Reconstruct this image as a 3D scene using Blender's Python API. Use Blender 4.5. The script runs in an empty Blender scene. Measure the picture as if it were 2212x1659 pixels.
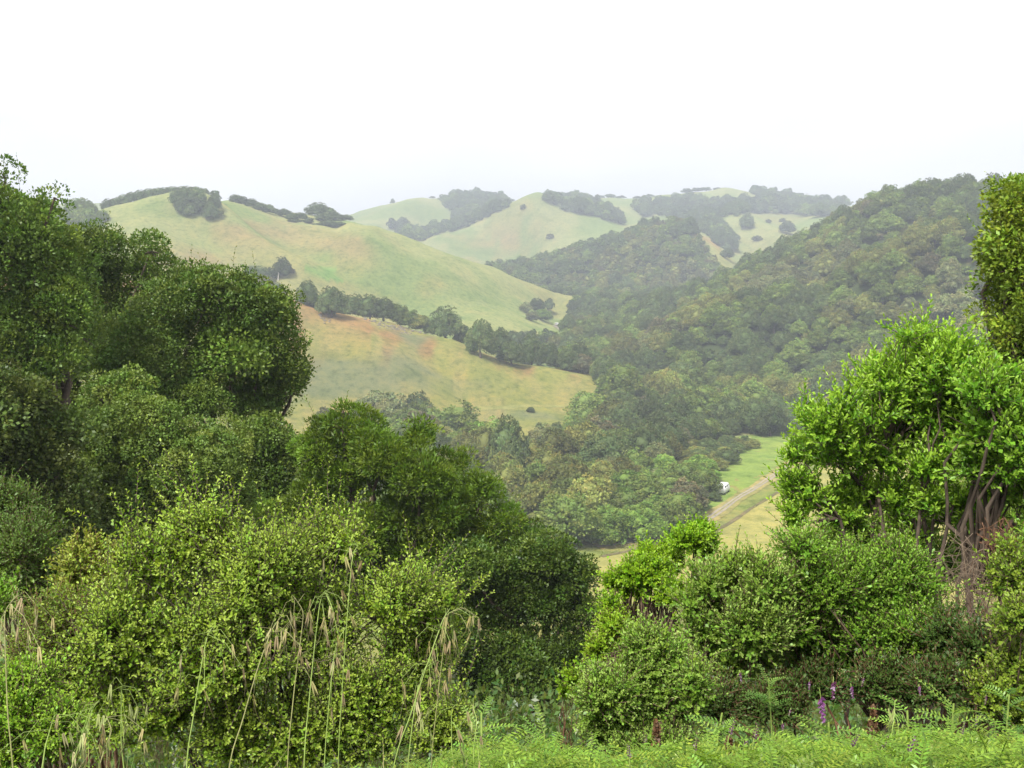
import bpy, math, random
import numpy as np
from mathutils import Vector, Matrix

# ------------------------------------------------------------------ camera, sky, sun, exposure
S = bpy.context.scene
RNG = np.random.default_rng(7)
PITCH = math.radians(5.566)          # camera looks slightly down
F = 2150.0                           # focal length in units of a 2212 x 1659 frame
cam_d = bpy.data.cameras.new('camera'); cam_d.sensor_width = 36.0; cam_d.lens = 36.0*F/2212.0
cam_d.clip_start = 0.05; cam_d.clip_end = 12000
cam = bpy.data.objects.new('camera', cam_d); S.collection.objects.link(cam)
cam.rotation_euler = (math.pi/2 - PITCH, 0, 0); cam.location = (0, 0, 0)
S.camera = cam
SUN_EL, SUN_AZ = math.radians(50), math.radians(212)   # azimuth clockwise from +Y
w = bpy.data.worlds.new('World'); S.world = w; w.use_nodes = True
nt = w.node_tree; nt.nodes.clear()
wo = nt.nodes.new('ShaderNodeOutputWorld'); bg = nt.nodes.new('ShaderNodeBackground')
sky = nt.nodes.new('ShaderNodeTexSky'); sky.sky_type = 'NISHITA'; sky.sun_disc = False
sky.sun_elevation = SUN_EL; sky.sun_rotation = SUN_AZ; sky.dust_density = 4; sky.air_density = 1.0
tc = nt.nodes.new('ShaderNodeTexCoord'); mp = nt.nodes.new('ShaderNodeMapping'); mp.inputs['Scale'].default_value = (1.2, 1.2, 4.0)
nz = nt.nodes.new('ShaderNodeTexNoise'); nz.inputs['Scale'].default_value = 2.2; nz.inputs['Detail'].default_value = 5
cr = nt.nodes.new('ShaderNodeValToRGB')
cr.color_ramp.elements[0].position = .30; cr.color_ramp.elements[0].color = (8.9, 8.95, 9.05, 1)
cr.color_ramp.elements[1].position = .70; cr.color_ramp.elements[1].color = (11.2, 11.15, 11.1, 1)
mx = nt.nodes.new('ShaderNodeMix'); mx.data_type = 'RGBA'; mx.inputs['Factor'].default_value = 0.9   # a thin overcast over the clear sky
nt.links.new(tc.outputs['Generated'], mp.inputs['Vector']); nt.links.new(mp.outputs['Vector'], nz.inputs['Vector'])
nt.links.new(nz.outputs['Fac'], cr.inputs['Fac'])
nt.links.new(sky.outputs['Color'], mx.inputs['A']); nt.links.new(cr.outputs['Color'], mx.inputs['B'])
nt.links.new(mx.outputs['Result'], bg.inputs['Color']); bg.inputs['Strength'].default_value = 0.1
nt.links.new(bg.outputs['Background'], wo.inputs['Surface'])
sl = bpy.data.lights.new('sun', 'SUN'); sl.energy = 4.8; sl.angle = math.radians(9); sl.color = (1.0, .95, .86)
sun = bpy.data.objects.new('sun', sl); S.collection.objects.link(sun)
sd = Vector((math.sin(SUN_AZ)*math.cos(SUN_EL), math.cos(SUN_AZ)*math.cos(SUN_EL), math.sin(SUN_EL)))
sun.rotation_euler = sd.to_track_quat('Z', 'Y').to_euler(); sun.location = sd*200
S.view_settings.view_transform = 'Standard'; S.view_settings.look = 'None'
S.view_settings.exposure = 0.45; S.view_settings.gamma = 1.0; S.view_settings.use_curve_mapping = False
S.render.engine = 'CYCLES'
cy = S.cycles
cy.max_bounces = 6; cy.diffuse_bounces = 3; cy.glossy_bounces = 1; cy.transmission_bounces = 3; cy.volume_bounces = 0
cy.transparent_max_bounces = 4; cy.caustics_reflective = False; cy.caustics_refractive = False
cy.use_denoising = True; cy.sample_clamp_indirect = 6
cy.use_adaptive_sampling = True; cy.adaptive_threshold = 0.015

# ------------------------------------------------------------------ helpers
def tag(o, label=None, cat=None, group=None, kind=None):
    if label: o['label'] = label
    if cat: o['category'] = cat
    if group: o['group'] = group
    if kind: o['kind'] = kind
    return o
def link(o, parent=None):
    S.collection.objects.link(o)
    if parent is not None: o.parent = parent
    return o
def empty(name, loc, label, cat, group=None):
    o = bpy.data.objects.new(name, None); o.location = loc; o.empty_display_size = .2
    link(o); return tag(o, label, cat, group)
def mesh_np(name, V, loops, sizes, mat=None, col=None, mats=None, midx=None, smooth=False):
    """mesh from numpy: V (n,3), flat loop vertex indices, face sizes; col = per-vertex RGB"""
    me = bpy.data.meshes.new(name); V = np.asarray(V, np.float32); loops = np.asarray(loops, np.int32).ravel(); sizes = np.asarray(sizes, np.int32)
    me.vertices.add(len(V)); me.vertices.foreach_set('co', V.ravel())
    me.loops.add(len(loops)); me.loops.foreach_set('vertex_index', loops)
    me.polygons.add(len(sizes)); st = np.zeros(len(sizes), np.int32); st[1:] = np.cumsum(sizes)[:-1]
    me.polygons.foreach_set('loop_start', st)
    try: me.polygons.foreach_set('loop_total', sizes)
    except Exception: pass
    if col is not None:
        a = me.color_attributes.new('tint', 'FLOAT_COLOR', 'POINT')
        c = np.ones((len(V), 4), np.float32); c[:, :3] = col; a.data.foreach_set('color', c.ravel())
    if mat is not None: me.materials.append(mat)
    for m in mats or (): me.materials.append(m)
    if midx is not None: me.polygons.foreach_set('material_index', np.asarray(midx, np.int32))
    if smooth: me.polygons.foreach_set('use_smooth', np.ones(len(sizes), bool))
    me.update(calc_edges=True)
    return me
def quads(n_quads, base=0): return np.arange(n_quads*4).reshape(-1, 4)+base
SP, CP = math.sin(PITCH), math.cos(PITCH)
def ray(u, v):
    """world direction (horizontal length 1) through frame point u, v of the 2212 x 1659 survey of the view"""
    u, v = np.broadcast_arrays(np.asarray(u, float), np.asarray(v, float)); x = (u-1106)/F; y = -(v-829.5)/F
    d = np.stack([x, CP+y*SP, -SP+y*CP], -1)
    return d/np.hypot(d[..., 0], d[..., 1])[..., None]
def at(u, v, r): return ray(u, v)*np.asarray(r, float)[..., None]
def proj(P):
    P = np.asarray(P, float); f = P[..., 1]*CP-P[..., 2]*SP; y = P[..., 1]*SP+P[..., 2]*CP
    f = np.where(f < 1e-3, 1e-3, f)
    return 1106+F*P[..., 0]/f, 829.5-F*y/f
def hash2(i, j, s):
    h = (i.astype(np.int64)*374761393+j.astype(np.int64)*668265263+s*974711) & 0x7fffffff
    h = ((h ^ (h >> 13))*1274126177) & 0x7fffffff
    return ((h ^ (h >> 16)) & 0xffff)/65535.0
def vnoise(x, y, s=0):
    i = np.floor(x); j = np.floor(y); fx = x-i; fy = y-j
    fx = fx*fx*(3-2*fx); fy = fy*fy*(3-2*fy); i = i.astype(np.int64); j = j.astype(np.int64)
    a = hash2(i, j, s); b = hash2(i+1, j, s); c = hash2(i, j+1, s); d = hash2(i+1, j+1, s)
    return (a*(1-fx)+b*fx)*(1-fy)+(c*(1-fx)+d*fx)*fy
def fbm(x, y, s=0, o=4):
    t = 0; a = .5
    for k in range(o): t = t+a*vnoise(x, y, s+k*17); x = x*2.03+11.3; y = y*2.03+7.7; a *= .5
    return t/(1-.5**o)
def inpoly(u, v, poly):
    p = np.asarray(poly, float); r = np.zeros(np.shape(u), bool); j = len(p)-1
    for i in range(len(p)):
        (xi, yi), (xj, yj) = p[i], p[j]
        c = ((yi > v) != (yj > v)) & (u < (xj-xi)*(v-yi)/((yj-yi) if yj != yi else 1e-9)+xi); r ^= c; j = i
    return r
def sst(x, a, b): t = np.clip((x-a)/(b-a), 0, 1); return t*t*(3-2*t)
def pslopes(x, y):
    """monotone cubic slopes along the last axis"""
    h = np.diff(x, axis=-1); d = np.diff(y, axis=-1)/h
    m = np.zeros_like(y); w1 = 2*h[..., 1:]+h[..., :-1]; w2 = h[..., 1:]+2*h[..., :-1]
    ok = d[..., :-1]*d[..., 1:] > 0
    with np.errstate(all='ignore'): hm = (w1+w2)/(w1/d[..., :-1]+w2/d[..., 1:])
    m[..., 1:-1] = np.where(ok, hm, 0); m[..., 0] = d[..., 0]; m[..., -1] = d[..., -1]
    return m
def pchip1(x, y, q):
    x = np.asarray(x, float); y = np.asarray(y, float); m = pslopes(x, y); q = np.clip(q, x[0], x[-1])
    i = np.clip(np.searchsorted(x, q)-1, 0, len(x)-2); h = x[i+1]-x[i]; t = (q-x[i])/h
    return (2*t**3-3*t**2+1)*y[i]+(t**3-2*t**2+t)*h*m[i]+(-2*t**3+3*t**2)*y[i+1]+(t**3-t**2)*h*m[i+1]

# ------------------------------------------------------------------ the land: ridges and valleys, surveyed as (bearing, height, distance) lines
Z = lambda z: ('z', z)
RIDGES = [
 [(-700, Z(-1.25), .4), (2900, Z(-1.25), .4)],
 [(-700, Z(-1.22), 1.7), (2900, Z(-1.24), 1.7)],
 [(-700, Z(-1.6), 2.6), (1100, Z(-1.75), 2.6), (2900, Z(-1.6), 2.6)],
 [(-700, Z(-2.2), 4), (1100, Z(-2.55), 4), (2900, Z(-2.2), 4)],
 [(-700, Z(-3.6), 10), (300, Z(-4.8), 10), (1100, Z(-5.3), 10), (2000, Z(-4.9), 10), (2900, Z(-4.2), 10)],
 [(-700, Z(-6.5), 22), (300, Z(-9.6), 22), (1150, Z(-10.3), 22), (2900, Z(-9), 22)],
 [(-700, Z(-14), 45), (300, Z(-19), 45), (1150, Z(-20.5), 45), (2900, Z(-18), 45)],
 [(-700, Z(-38), 100), (1150, Z(-42), 100), (2900, Z(-41), 100)],
 [(-700, Z(-50), 150), (2900, Z(-50.4), 150)],
 [(-700, Z(-50), 250), (2900, Z(-50.2), 250)],
 [(-700, Z(-45), 330), (640, Z(-50), 335), (900, Z(-50), 345), (1250, Z(-49), 385), (1500, Z(-48.8), 385), (1700, Z(-48), 385), (2212, Z(-46), 375), (2900, Z(-40), 360)],
 [(-700, 590, 470), (300, 612, 462), (560, 626, 452), (620, 642, 450), (700, 674, 447), (760, 684, 445), (850, 697, 443), (900, 711, 440), (960, 729, 438), (1000, 745, 436), (1050, 764, 434),
  (1110, 782, 431), (1160, 789, 429), (1220, 797, 427), (1290, 817, 424), (1350, 851, 430), (1500, 842, 440), (1700, 826, 440), (1900, 805, 436), (2212, 782, 430), (2900, 760, 430)],
 [(-700, 625, 535), (300, 628, 535), (620, 664, 530), (760, 704, 530), (900, 738, 530), (1000, 764, 530), (1100, 795, 530), (1240, 800, 530), (1350, 772, 525), (1500, 702, 522), (1600, 668, 520),
  (1750, 648, 520), (1838, 596, 520), (1950, 538, 520), (2100, 508, 520), (2400, 480, 520), (2900, 470, 520)],
 [(-700, 600, 610), (300, 592, 605), (600, 620, 600), (700, 646, 600), (800, 664, 600), (900, 682, 600), (1000, 694, 600), (1100, 704, 610), (1200, 712, 640), (1300, 735, 610), (1350, 738, 600), (1500, 690, 590),
  (1600, 661, 580), (1750, 652, 575), (1838, 606, 570), (1950, 549, 570), (2100, 519, 570), (2400, 490, 570), (2900, 478, 570)],
 [(-700, 540, 660), (0, 546, 660), (220, 540, 660), (340, 522, 660), (500, 542, 660), (640, 562, 660), (760, 577, 660), (900, 612, 660), (1050, 648, 680), (1150, 676, 710), (1200, 692, 770), (1260, 698, 740),
  (1350, 690, 670), (1500, 655, 650), (1600, 612, 640), (1750, 572, 630), (1838, 532, 622), (1950, 484, 615), (2100, 457, 612), (2400, 450, 612), (2900, 445, 612)],
 [(-700, 520, 730), (60, 500, 730), (160, 485, 730), (220, 468, 730), (280, 447, 730), (340, 432, 730), (430, 430, 730), (490, 440, 730), (560, 466, 732), (640, 499, 735), (720, 511, 740), (760, 488, 750), (800, 492, 752), (850, 514, 755), (900, 529, 765),
  (1000, 560, 785), (1060, 580, 800), (1130, 610, 825), (1180, 628, 840), (1235, 640, 850), (1300, 660, 820), (1400, 653, 780), (1500, 641, 745), (1600, 596, 715), (1700, 548, 695), (1820, 492, 682), (1900, 455, 672), (2000, 432, 662), (2140, 432, 660), (2300, 436, 660), (2900, 460, 660)],
 [(-700, 540, 860), (60, 512, 850), (430, 445, 840), (500, 436, 835), (560, 447, 835), (620, 460, 835), (690, 468, 835), (760, 478, 840), (830, 506, 850), (900, 545, 860), (1000, 580, 880), (1130, 634, 900), (1200, 662, 905), (1240, 652, 910), (1300, 645, 905),
  (1400, 645, 900), (1500, 660, 890), (1600, 620, 860), (1700, 572, 850), (1820, 512, 840), (2000, 452, 840), (2900, 480, 840)],
 [(-700, 560, 1080), (500, 505, 1080), (760, 535, 1080), (900, 565, 1080), (1000, 592, 1080), (1060, 590, 1075), (1150, 577, 1075), (1250, 543, 1078), (1350, 511, 1082), (1430, 491, 1085), (1480, 492, 1085), (1540, 527, 1080), (1580, 560, 1075), (1640, 590, 1070), (1800, 560, 1070), (2900, 500, 1070)],
 [(-700, 570, 1190), (500, 520, 1190), (760, 540, 1190), (900, 562, 1190), (1000, 590, 1190), (1060, 596, 1190), (1150, 590, 1190), (1250, 560, 1190), (1350, 530, 1190), (1430, 510, 1190), (1480, 512, 1190), (1540, 535, 1190), (1580, 562, 1190), (1640, 585, 1190), (1800, 560, 1190), (2900, 500, 1190)],
 [(-700, 540, 1310), (760, 505, 1310), (850, 508, 1310), (930, 540, 1310), (1000, 552, 1310), (1100, 560, 1310), (1160, 552, 1310), (1250, 530, 1310), (1350, 512, 1310), (1430, 503, 1310), (1500, 500, 1310), (1560, 515, 1310), (1640, 530, 1310), (1700, 515, 1310), (1800, 515, 1310), (2900, 500, 1310)],
 [(-700, 480, 1420), (760, 498, 1420), (840, 508, 1420), (910, 521, 1420), (940, 506, 1420), (1000, 482, 1420), (1060, 462, 1420), (1110, 446, 1420), (1160, 435, 1420), (1200, 450, 1420), (1260, 466, 1420), (1300, 474, 1420), (1350, 490, 1420), (1420, 485, 1420), (1500, 477, 1420), (1560, 472, 1420), (1600, 473, 1420), (1690, 492, 1420), (1760, 476, 1420), (1800, 470, 1420), (1900, 480, 1420), (2900, 490, 1420)],
 [(-700, 475, 1530), (760, 487, 1530), (840, 505, 1530), (910, 516, 1530), (1000, 490, 1530), (1060, 470, 1530), (1160, 446, 1530), (1250, 468, 1530), (1350, 480, 1530), (1420, 470, 1530), (1500, 474, 1530), (1600, 466, 1530), (1690, 484, 1530), (1760, 469, 1530), (1900, 474, 1530), (2900, 480, 1530)],
 [(-700, 462, 1660), (400, 462, 1660), (760, 475, 1660), (850, 457, 1660), (900, 453, 1660), (1000, 452, 1660), (1100, 446, 1660), (1200, 442, 1660), (1300, 441, 1660), (1400, 446, 1660), (1500, 455, 1660), (1600, 449, 1660), (1650, 447, 1660), (1700, 460, 1660), (1760, 460, 1660), (1900, 462, 1660), (2900, 470, 1660)],
 [(-700, 450, 1850), (100, 441, 1850), (230, 441, 1850), (400, 455, 1850), (600, 480, 1850), (700, 485, 1850), (755, 466, 1850), (800, 450, 1850), (850, 440, 1850), (900, 432, 1850), (960, 430, 1850), (1040, 432, 1850), (1100, 436, 1850), (1150, 436, 1850), (1200, 432, 1850), (1300, 430, 1850), (1380, 428, 1850), (1430, 420, 1850), (1480, 417, 1850), (1560, 415, 1850), (1620, 418, 1850), (1680, 430, 1850), (1720, 438, 1850), (1760, 440, 1850), (1830, 446, 1850), (1950, 455, 1850), (2900, 460, 1850)],
 [(-700, 520, 2300), (2900, 520, 2300)], [(-700, 570, 3000), (2900, 570, 3000)]]
_R = []
for line in RIDGES:
    az, s, r = [], [], []
    for (u, v, rr) in line:
        if isinstance(v, tuple): d = ray(u, 620); az.append(math.atan2(d[0], d[1])); s.append(v[1]/rr)
        else: d = ray(u, v); az.append(math.atan2(d[0], d[1])); s.append(d[2])
        r.append(math.log(rr))
    _R.append((np.array(az), np.array(s), np.array(r)))
def spur(u0v0, width, amp, P):
    """a rounded spur or gully: height added along a polyline on the ground"""
    d = np.full(len(P), 1e9); L = len(u0v0)
    for k in range(L-1):
        a, b = np.array(u0v0[k]), np.array(u0v0[k+1]); ab = b-a; t = np.clip(((P-a)@ab)/(ab@ab), 0, 1)
        d = np.minimum(d, np.hypot(*(P-(a+t[:, None]*ab)).T))
    return amp*np.exp(-(d/width)**2)
def gxy(pts): return [tuple(ray(u, 620)[:2]*r) for (u, r) in pts]
SPURS = [  # (bearing column, distance) lines on the ground, width m, height m
 (gxy([(420, 720), (500, 690), (590, 660), (660, 640)]), 22, 9), (gxy([(690, 735), (760, 710), (850, 690), (960, 690)]), 24, 8), (gxy([(880, 745), (980, 735), (1060, 740)]), 22, 5),
 (gxy([(230, 715), (300, 680), (380, 650)]), 22, 6), (gxy([(520, 725), (640, 680), (760, 640), (900, 625)]), 20, -7), (gxy([(360, 700), (450, 660), (540, 625)]), 18, -4),
 (gxy([(700, 430), (800, 400), (900, 370)]), 16, 2.5), (gxy([(980, 425), (1060, 400), (1150, 380)]), 14, 2.0), (gxy([(880, 430), (960, 395), (1040, 365)]), 12, -2.5),
 (gxy([(1160, 1420), (1180, 1360), (1220, 1310)]), 40, 12), (gxy([(1000, 1400), (1080, 1350), (1150, 1310)]), 35, -8), (gxy([(1280, 1420), (1300, 1370), (1330, 1320)]), 30, 8),
 (gxy([(1600, 1410), (1640, 1350), (1660, 1300)]), 30, 10), (gxy([(900, 1700), (870, 1620), (850, 1560)]), 45, 12), (gxy([(1560, 1800), (1520, 1720), (1500, 1650)]), 40, 8)]
def height(x, y):
    x = np.asarray(x, float); y = np.asarray(y, float); sh = x.shape; x = x.ravel(); y = y.ravel()
    az = np.arctan2(x, y); r = np.maximum(np.hypot(x, y), .4); lr = np.log(r); out = np.empty(len(x))
    for c in range(0, len(x), 60000):
        sl_ = slice(c, c+60000); A = az[sl_]
        X = np.stack([pchip1(a, q, A) for a, s, q in _R], -1); Y = np.stack([pchip1(a, s, A) for a, s, q in _R], -1)
        M = pslopes(X, Y); L = np.clip(lr[sl_], X[:, 0], X[:, -1])
        i = np.clip((L[:, None] >= X).sum(1)-1, 0, X.shape[1]-2); k = np.arange(len(L)); h = X[k, i+1]-X[k, i]; t = (L-X[k, i])/h
        out[sl_] = (2*t**3-3*t**2+1)*Y[k, i]+(t**3-2*t**2+t)*h*M[k, i]+(-2*t**3+3*t**2)*Y[k, i+1]+(t**3-t**2)*h*M[k, i+1]
    z = out*r
    P = np.stack([x, y], -1); far = r > 250
    if far.any():
        q = P[far]; dz = np.zeros(len(q))
        for pts, wd, am in SPURS: dz += spur(pts, wd, am, q)
        rf = r[far]; hill = sst(rf, 330, 420)
        dz += hill*((fbm(q[:, 0]/55, q[:, 1]/55, 3, 3)-.5)*5+(fbm(q[:, 0]/14, q[:, 1]/14, 5, 3)-.5)*1.2)*np.clip(rf/700, .55, 1.6)
        z[far] += dz
    z += (fbm(x/3.1, y/3.1, 9, 3)-.5)*.25*np.clip((r-2)/20, 0, 1)
    return z.reshape(sh)
def ground(x, y): return float(height(np.array([x]), np.array([y]))[0])
def hit(u, v, r0=60, r1=2400):
    """where the line of sight through u, v first meets the land"""
    u = np.atleast_1d(np.asarray(u, float)); v = np.atleast_1d(np.asarray(v, float)); d = ray(u, v); res = np.full((len(u), 3), np.nan)
    rr = np.exp(np.linspace(math.log(r0), math.log(r1), 700))
    for k in range(len(u)):
        z = height(d[k, 0]*rr, d[k, 1]*rr); b = np.nonzero(d[k, 2]*rr <= z)[0]
        if len(b) == 0: continue
        j = b[0]
        if j == 0: q = rr[0]
        else:
            f0 = d[k, 2]*rr[j-1]-z[j-1]; f1 = d[k, 2]*rr[j]-z[j]; q = rr[j-1]+(rr[j]-rr[j-1])*f0/(f0-f1+1e-12)
        res[k] = d[k]*q
    return res

# ------------------------------------------------------------------ materials
def new_mat(name):
    m = bpy.data.materials.new(name); m.use_nodes = True; m.node_tree.nodes.clear(); return m, m.node_tree.nodes, m.node_tree.links
def mixc(N, L, fac, a, b, blend='MIX'):
    n = N.new('ShaderNodeMix'); n.data_type = 'RGBA'; n.blend_type = blend
    for sck, val in (('Factor', fac), ('A', a), ('B', b)):
        s = n.inputs[sck]
        if hasattr(val, 'links'): L.new(val, s)
        else: s.default_value = val if sck == 'Factor' else (*val, 1)
    return n.outputs['Result']
def noise(N, L, scale, detail=4, vec=None, rough=.55):
    n = N.new('ShaderNodeTexNoise'); n.inputs['Scale'].default_value = scale; n.inputs['Detail'].default_value = detail; n.inputs['Roughness'].default_value = rough
    if vec is None:
        t = N.new('ShaderNodeTexCoord'); vec = t.outputs['Object']
    L.new(vec, n.inputs['Vector']); return n.outputs['Fac']
def ramp(N, L, src, stops):
    n = N.new('ShaderNodeValToRGB'); e = n.color_ramp.elements
    while len(e) < len(stops): e.new(.5)
    for k, (p, c) in enumerate(stops): e[k].position = p; e[k].color = (*c, 1)
    L.new(src, n.inputs['Fac']); return n.outputs['Color']
def ground_mat(name, tint=True, base=(.2, .2, .1), fine=.9, scales=(.35, 2.2), bump=.25):
    """grass-covered earth: the vertex tint (which grass grows where) broken up by tufts and dry patches"""
    m, N, L = new_mat(name)
    out = N.new('ShaderNodeOutputMaterial'); b = N.new('ShaderNodeBsdfDiffuse'); b.inputs['Roughness'].default_value = .6
    if tint:
        a = N.new('ShaderNodeVertexColor'); a.layer_name = 'tint'; c = a.outputs['Color']
    else:
        a = N.new('ShaderNodeRGB'); a.outputs[0].default_value = (*base, 1); c = a.outputs[0]
    n1 = noise(N, L, scales[0], 7, rough=.72); n2 = noise(N, L, scales[1], 4, rough=.75); n3 = noise(N, L, scales[0]*.22, 5, rough=.7)
    c = mixc(N, L, fine, c, ramp(N, L, n3, [(.34, (.72, .80, .68)), (.5, (1, 1, 1)), (.68, (1.16, 1.05, .98))]), 'MULTIPLY')
    c = mixc(N, L, fine, c, ramp(N, L, n1, [(.34, (.52, .60, .52)), (.5, (1, 1, 1)), (.68, (1.28, 1.15, 1.0))]), 'MULTIPLY')
    c = mixc(N, L, fine, c, ramp(N, L, n2, [(.3, (.68, .72, .66)), (.52, (1, 1, 1)), (.75, (1.2, 1.15, 1.1))]), 'MULTIPLY')
    L.new(c, b.inputs['Color'])
    bp = N.new('ShaderNodeBump'); bp.inputs['Strength'].default_value = bump; bp.inputs['Distance'].default_value = .5; L.new(n2, bp.inputs['Height']); L.new(bp.outputs['Normal'], b.inputs['Normal'])
    L.new(b.outputs['BSDF'], out.inputs['Surface']); return m
M_GROUND = ground_mat('grassland')

# ------------------------------------------------------------------ terrain mesh, split into the hills one can name
def build_land():
    fine = np.radians(np.arange(-31, 31.01, .125)); L1 = np.radians(np.arange(-62, -31.2, .7)); az = np.concatenate([L1, fine, -L1[::-1]])
    lr = np.concatenate([np.linspace(math.log(.4), math.log(80), 130)[:-1], np.linspace(math.log(80), math.log(2990), 340)])
    A, R = np.meshgrid(az, np.exp(lr)); X = np.sin(A)*R; Y = np.cos(A)*R; Zz = height(X, Y)
    nr, na = A.shape; V = np.stack([X, Y, Zz], -1).reshape(-1, 3); Rf = R.ravel()
    u, v = proj(V); x, y = V[:, 0], V[:, 1]
    n1 = fbm(x/60, y/60, 21, 4); n2 = fbm(x/18, y/18, 31, 4); n3 = fbm(x/140, y/140, 41, 3); n4 = fbm(x/7, y/22, 51, 3)
    green = np.array([.165, .220, .075]); pale = np.array([.240, .260, .105]); straw = np.array([.255, .225, .085]); rust = np.array([.255, .150, .070]); sage = np.array([.13, .155, .085])
    def mixv(a, b, t): return a*(1-t[:, None])+b*t[:, None]
    c = mixv(np.tile(green, (len(V), 1)), pale, sst(n1+.25*(n2-.5), .38, .62))
    c = mixv(c, straw, .5*sst(n3+.5*(n2-.5), .56, .72))
    # the near tan hill
    tan = (Rf > 335) & (Rf < 520) & (u < 1330)
    tt = np.where(tan, 1., 0.)
    ct = mixv(np.tile(np.array([.195, .205, .060]), (len(V), 1)), straw, .8*sst(n1+.7*(n4-.5), .36, .66))
    ct = mixv(ct, rust, .85*sst(n2*.45+.5*n4+.10*sst(v, 760, 680)-.10*sst(v, 790, 880), .50, .66))
    ct = mixv(ct, sage, .8*sst(fbm(x/40, y/25, 61, 3)+.35*np.exp(-(((u-740)/170)**2+((v-815)/45)**2))-.16, .46, .62))
    ct = mixv(ct, rust*1.1, .8*np.exp(-np.clip((v-np.interp(u, [600, 700, 760, 850], [642, 676, 700, 730])), 0, 99)/26)*(u < 800))
    c = mixv(c, ct, tt)
    # bright seep on the green hill, reddish crowns of the spurs
    seep = inpoly(u, v, [(655, 572), (690, 574), (760, 590), (850, 615), (800, 618), (720, 606), (660, 590)]) & (Rf > 550) & (Rf < 760)
    c = mixv(c, np.array([.10, .27, .055]), np.where(seep, .6, 0)*sst(n2, .3, .55))
    rd = np.exp(-(((u-560)/90)**2+((v-500)/28)**2))+np.exp(-(((u-760)/70)**2+((v-530)/22)**2))+.8*np.exp(-(((u-430)/60)**2+((v-560)/18)**2))+.7*np.exp(-(((u-1090)/60)**2+((v-520)/22)**2))
    c = mixv(c, np.array([.25, .195, .10]), np.clip(rd*sst(n2, .3, .6), 0, .6)*((Rf > 560) & (Rf < 1500)))
    # valley floor and the slope below the viewer: leaf litter and green grass
    val = (Rf > 120) & (Rf < 335); c = mixv(c, mixv(np.tile(np.array([.15, .19, .05]), (len(V), 1)), np.array([.20, .20, .07]), sst(n2, .4, .7)), np.where(val, 1., 0.))
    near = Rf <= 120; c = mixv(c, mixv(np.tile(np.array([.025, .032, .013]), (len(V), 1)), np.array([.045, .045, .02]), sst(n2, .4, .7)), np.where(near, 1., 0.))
    # which hill a vertex belongs to
    wood = ((u > 1240) & (Rf > np.interp(u, [1240, 1290, 1330, 1360], [445, 440, 440, 400])) & (Rf < 780) & (v < 850)) | ((u > 1225) & (Rf >= 780) & (Rf < 860) & (u > 1300))
    mid = (Rf > 860) & (Rf < 1200) & (u > 1000)
    litter = np.array([.055, .075, .03]); c = mixv(c, litter, np.where(wood | (mid & (v > 478) & ~inpoly(u, v, [(1490, 500), (1560, 512), (1600, 560), (1560, 600), (1500, 590), (1530, 540)])), 1., 0.))
    for poly in ([(2020, 590), (2110, 612), (2100, 628), (2040, 612)], [(2080, 540), (2130, 545), (2130, 566), (2090, 560)], [(2085, 640), (2120, 655), (2110, 672), (2080, 660)]):
        c = mixv(c, np.array([.24, .20, .09]), np.where(inpoly(u, v, poly) & (Rf > 420) & (Rf < 720), 1., 0.))
    c = mixv(c, np.array([.29, .215, .095]), np.where(inpoly(u, v, [(1500, 502), (1545, 520), (1560, 545), (1530, 545)]) & (Rf > 1050), .9, 0.))
    reg = np.where(Rf < 120, 0, np.where(Rf < 335, 1, np.where((Rf < 525) & (u < 1320), 2, np.where((Rf < 860) & (u < 1238), 3, np.where((Rf < 860), 4, np.where((Rf < 1200), 5, 6))))))
    idx = np.arange(nr*na).reshape(nr, na); q = np.stack([idx[:-1, :-1], idx[:-1, 1:], idx[1:, 1:], idx[1:, :-1]], -1).reshape(-1, 4)
    fr = reg[q[:, 0]]
    # smooth normals shared across the pieces
    G = V.reshape(nr, na, 3); da = np.gradient(G, axis=1); dr = np.gradient(G, axis=0); nn = np.cross(da, dr); nn /= np.linalg.norm(nn, axis=-1, keepdims=True)+1e-12
    nn[nn[..., 2] < 0] *= -1; nn = nn.reshape(-1, 3)
    names = [('hillside', 'steep brushy hillside falling away under the oaks and shrubs'), ('valley_floor', 'flat green valley floor between the hillside and the tan hill'),
             ('tan_hill', 'low tan and rust coloured grass hill with oaks along its crest'), ('green_hill', 'tall pale green grass hill with a clump of oaks on its top'),
             ('wooded_hill', 'steep hill wholly covered in oak woodland above the field'), ('middle_hill', 'hazy wooded knoll between the grass hills'),
             ('far_hills', 'far pale grass hills with dark wood patches on the skyline')]
    for k, (nm, lb) in enumerate(names):
        f = q[fr == k]
        if not len(f): continue
        use = np.unique(f); mp_ = np.zeros(len(V), np.int64); mp_[use] = np.arange(len(use))
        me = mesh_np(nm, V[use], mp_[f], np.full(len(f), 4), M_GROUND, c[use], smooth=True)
        try: me.normals_split_custom_set_from_vertices(nn[use].tolist())
        except Exception as ex: print('normals', ex)
        tag(link(bpy.data.objects.new(nm, me)), lb, None, None, 'structure')
build_land()
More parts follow.
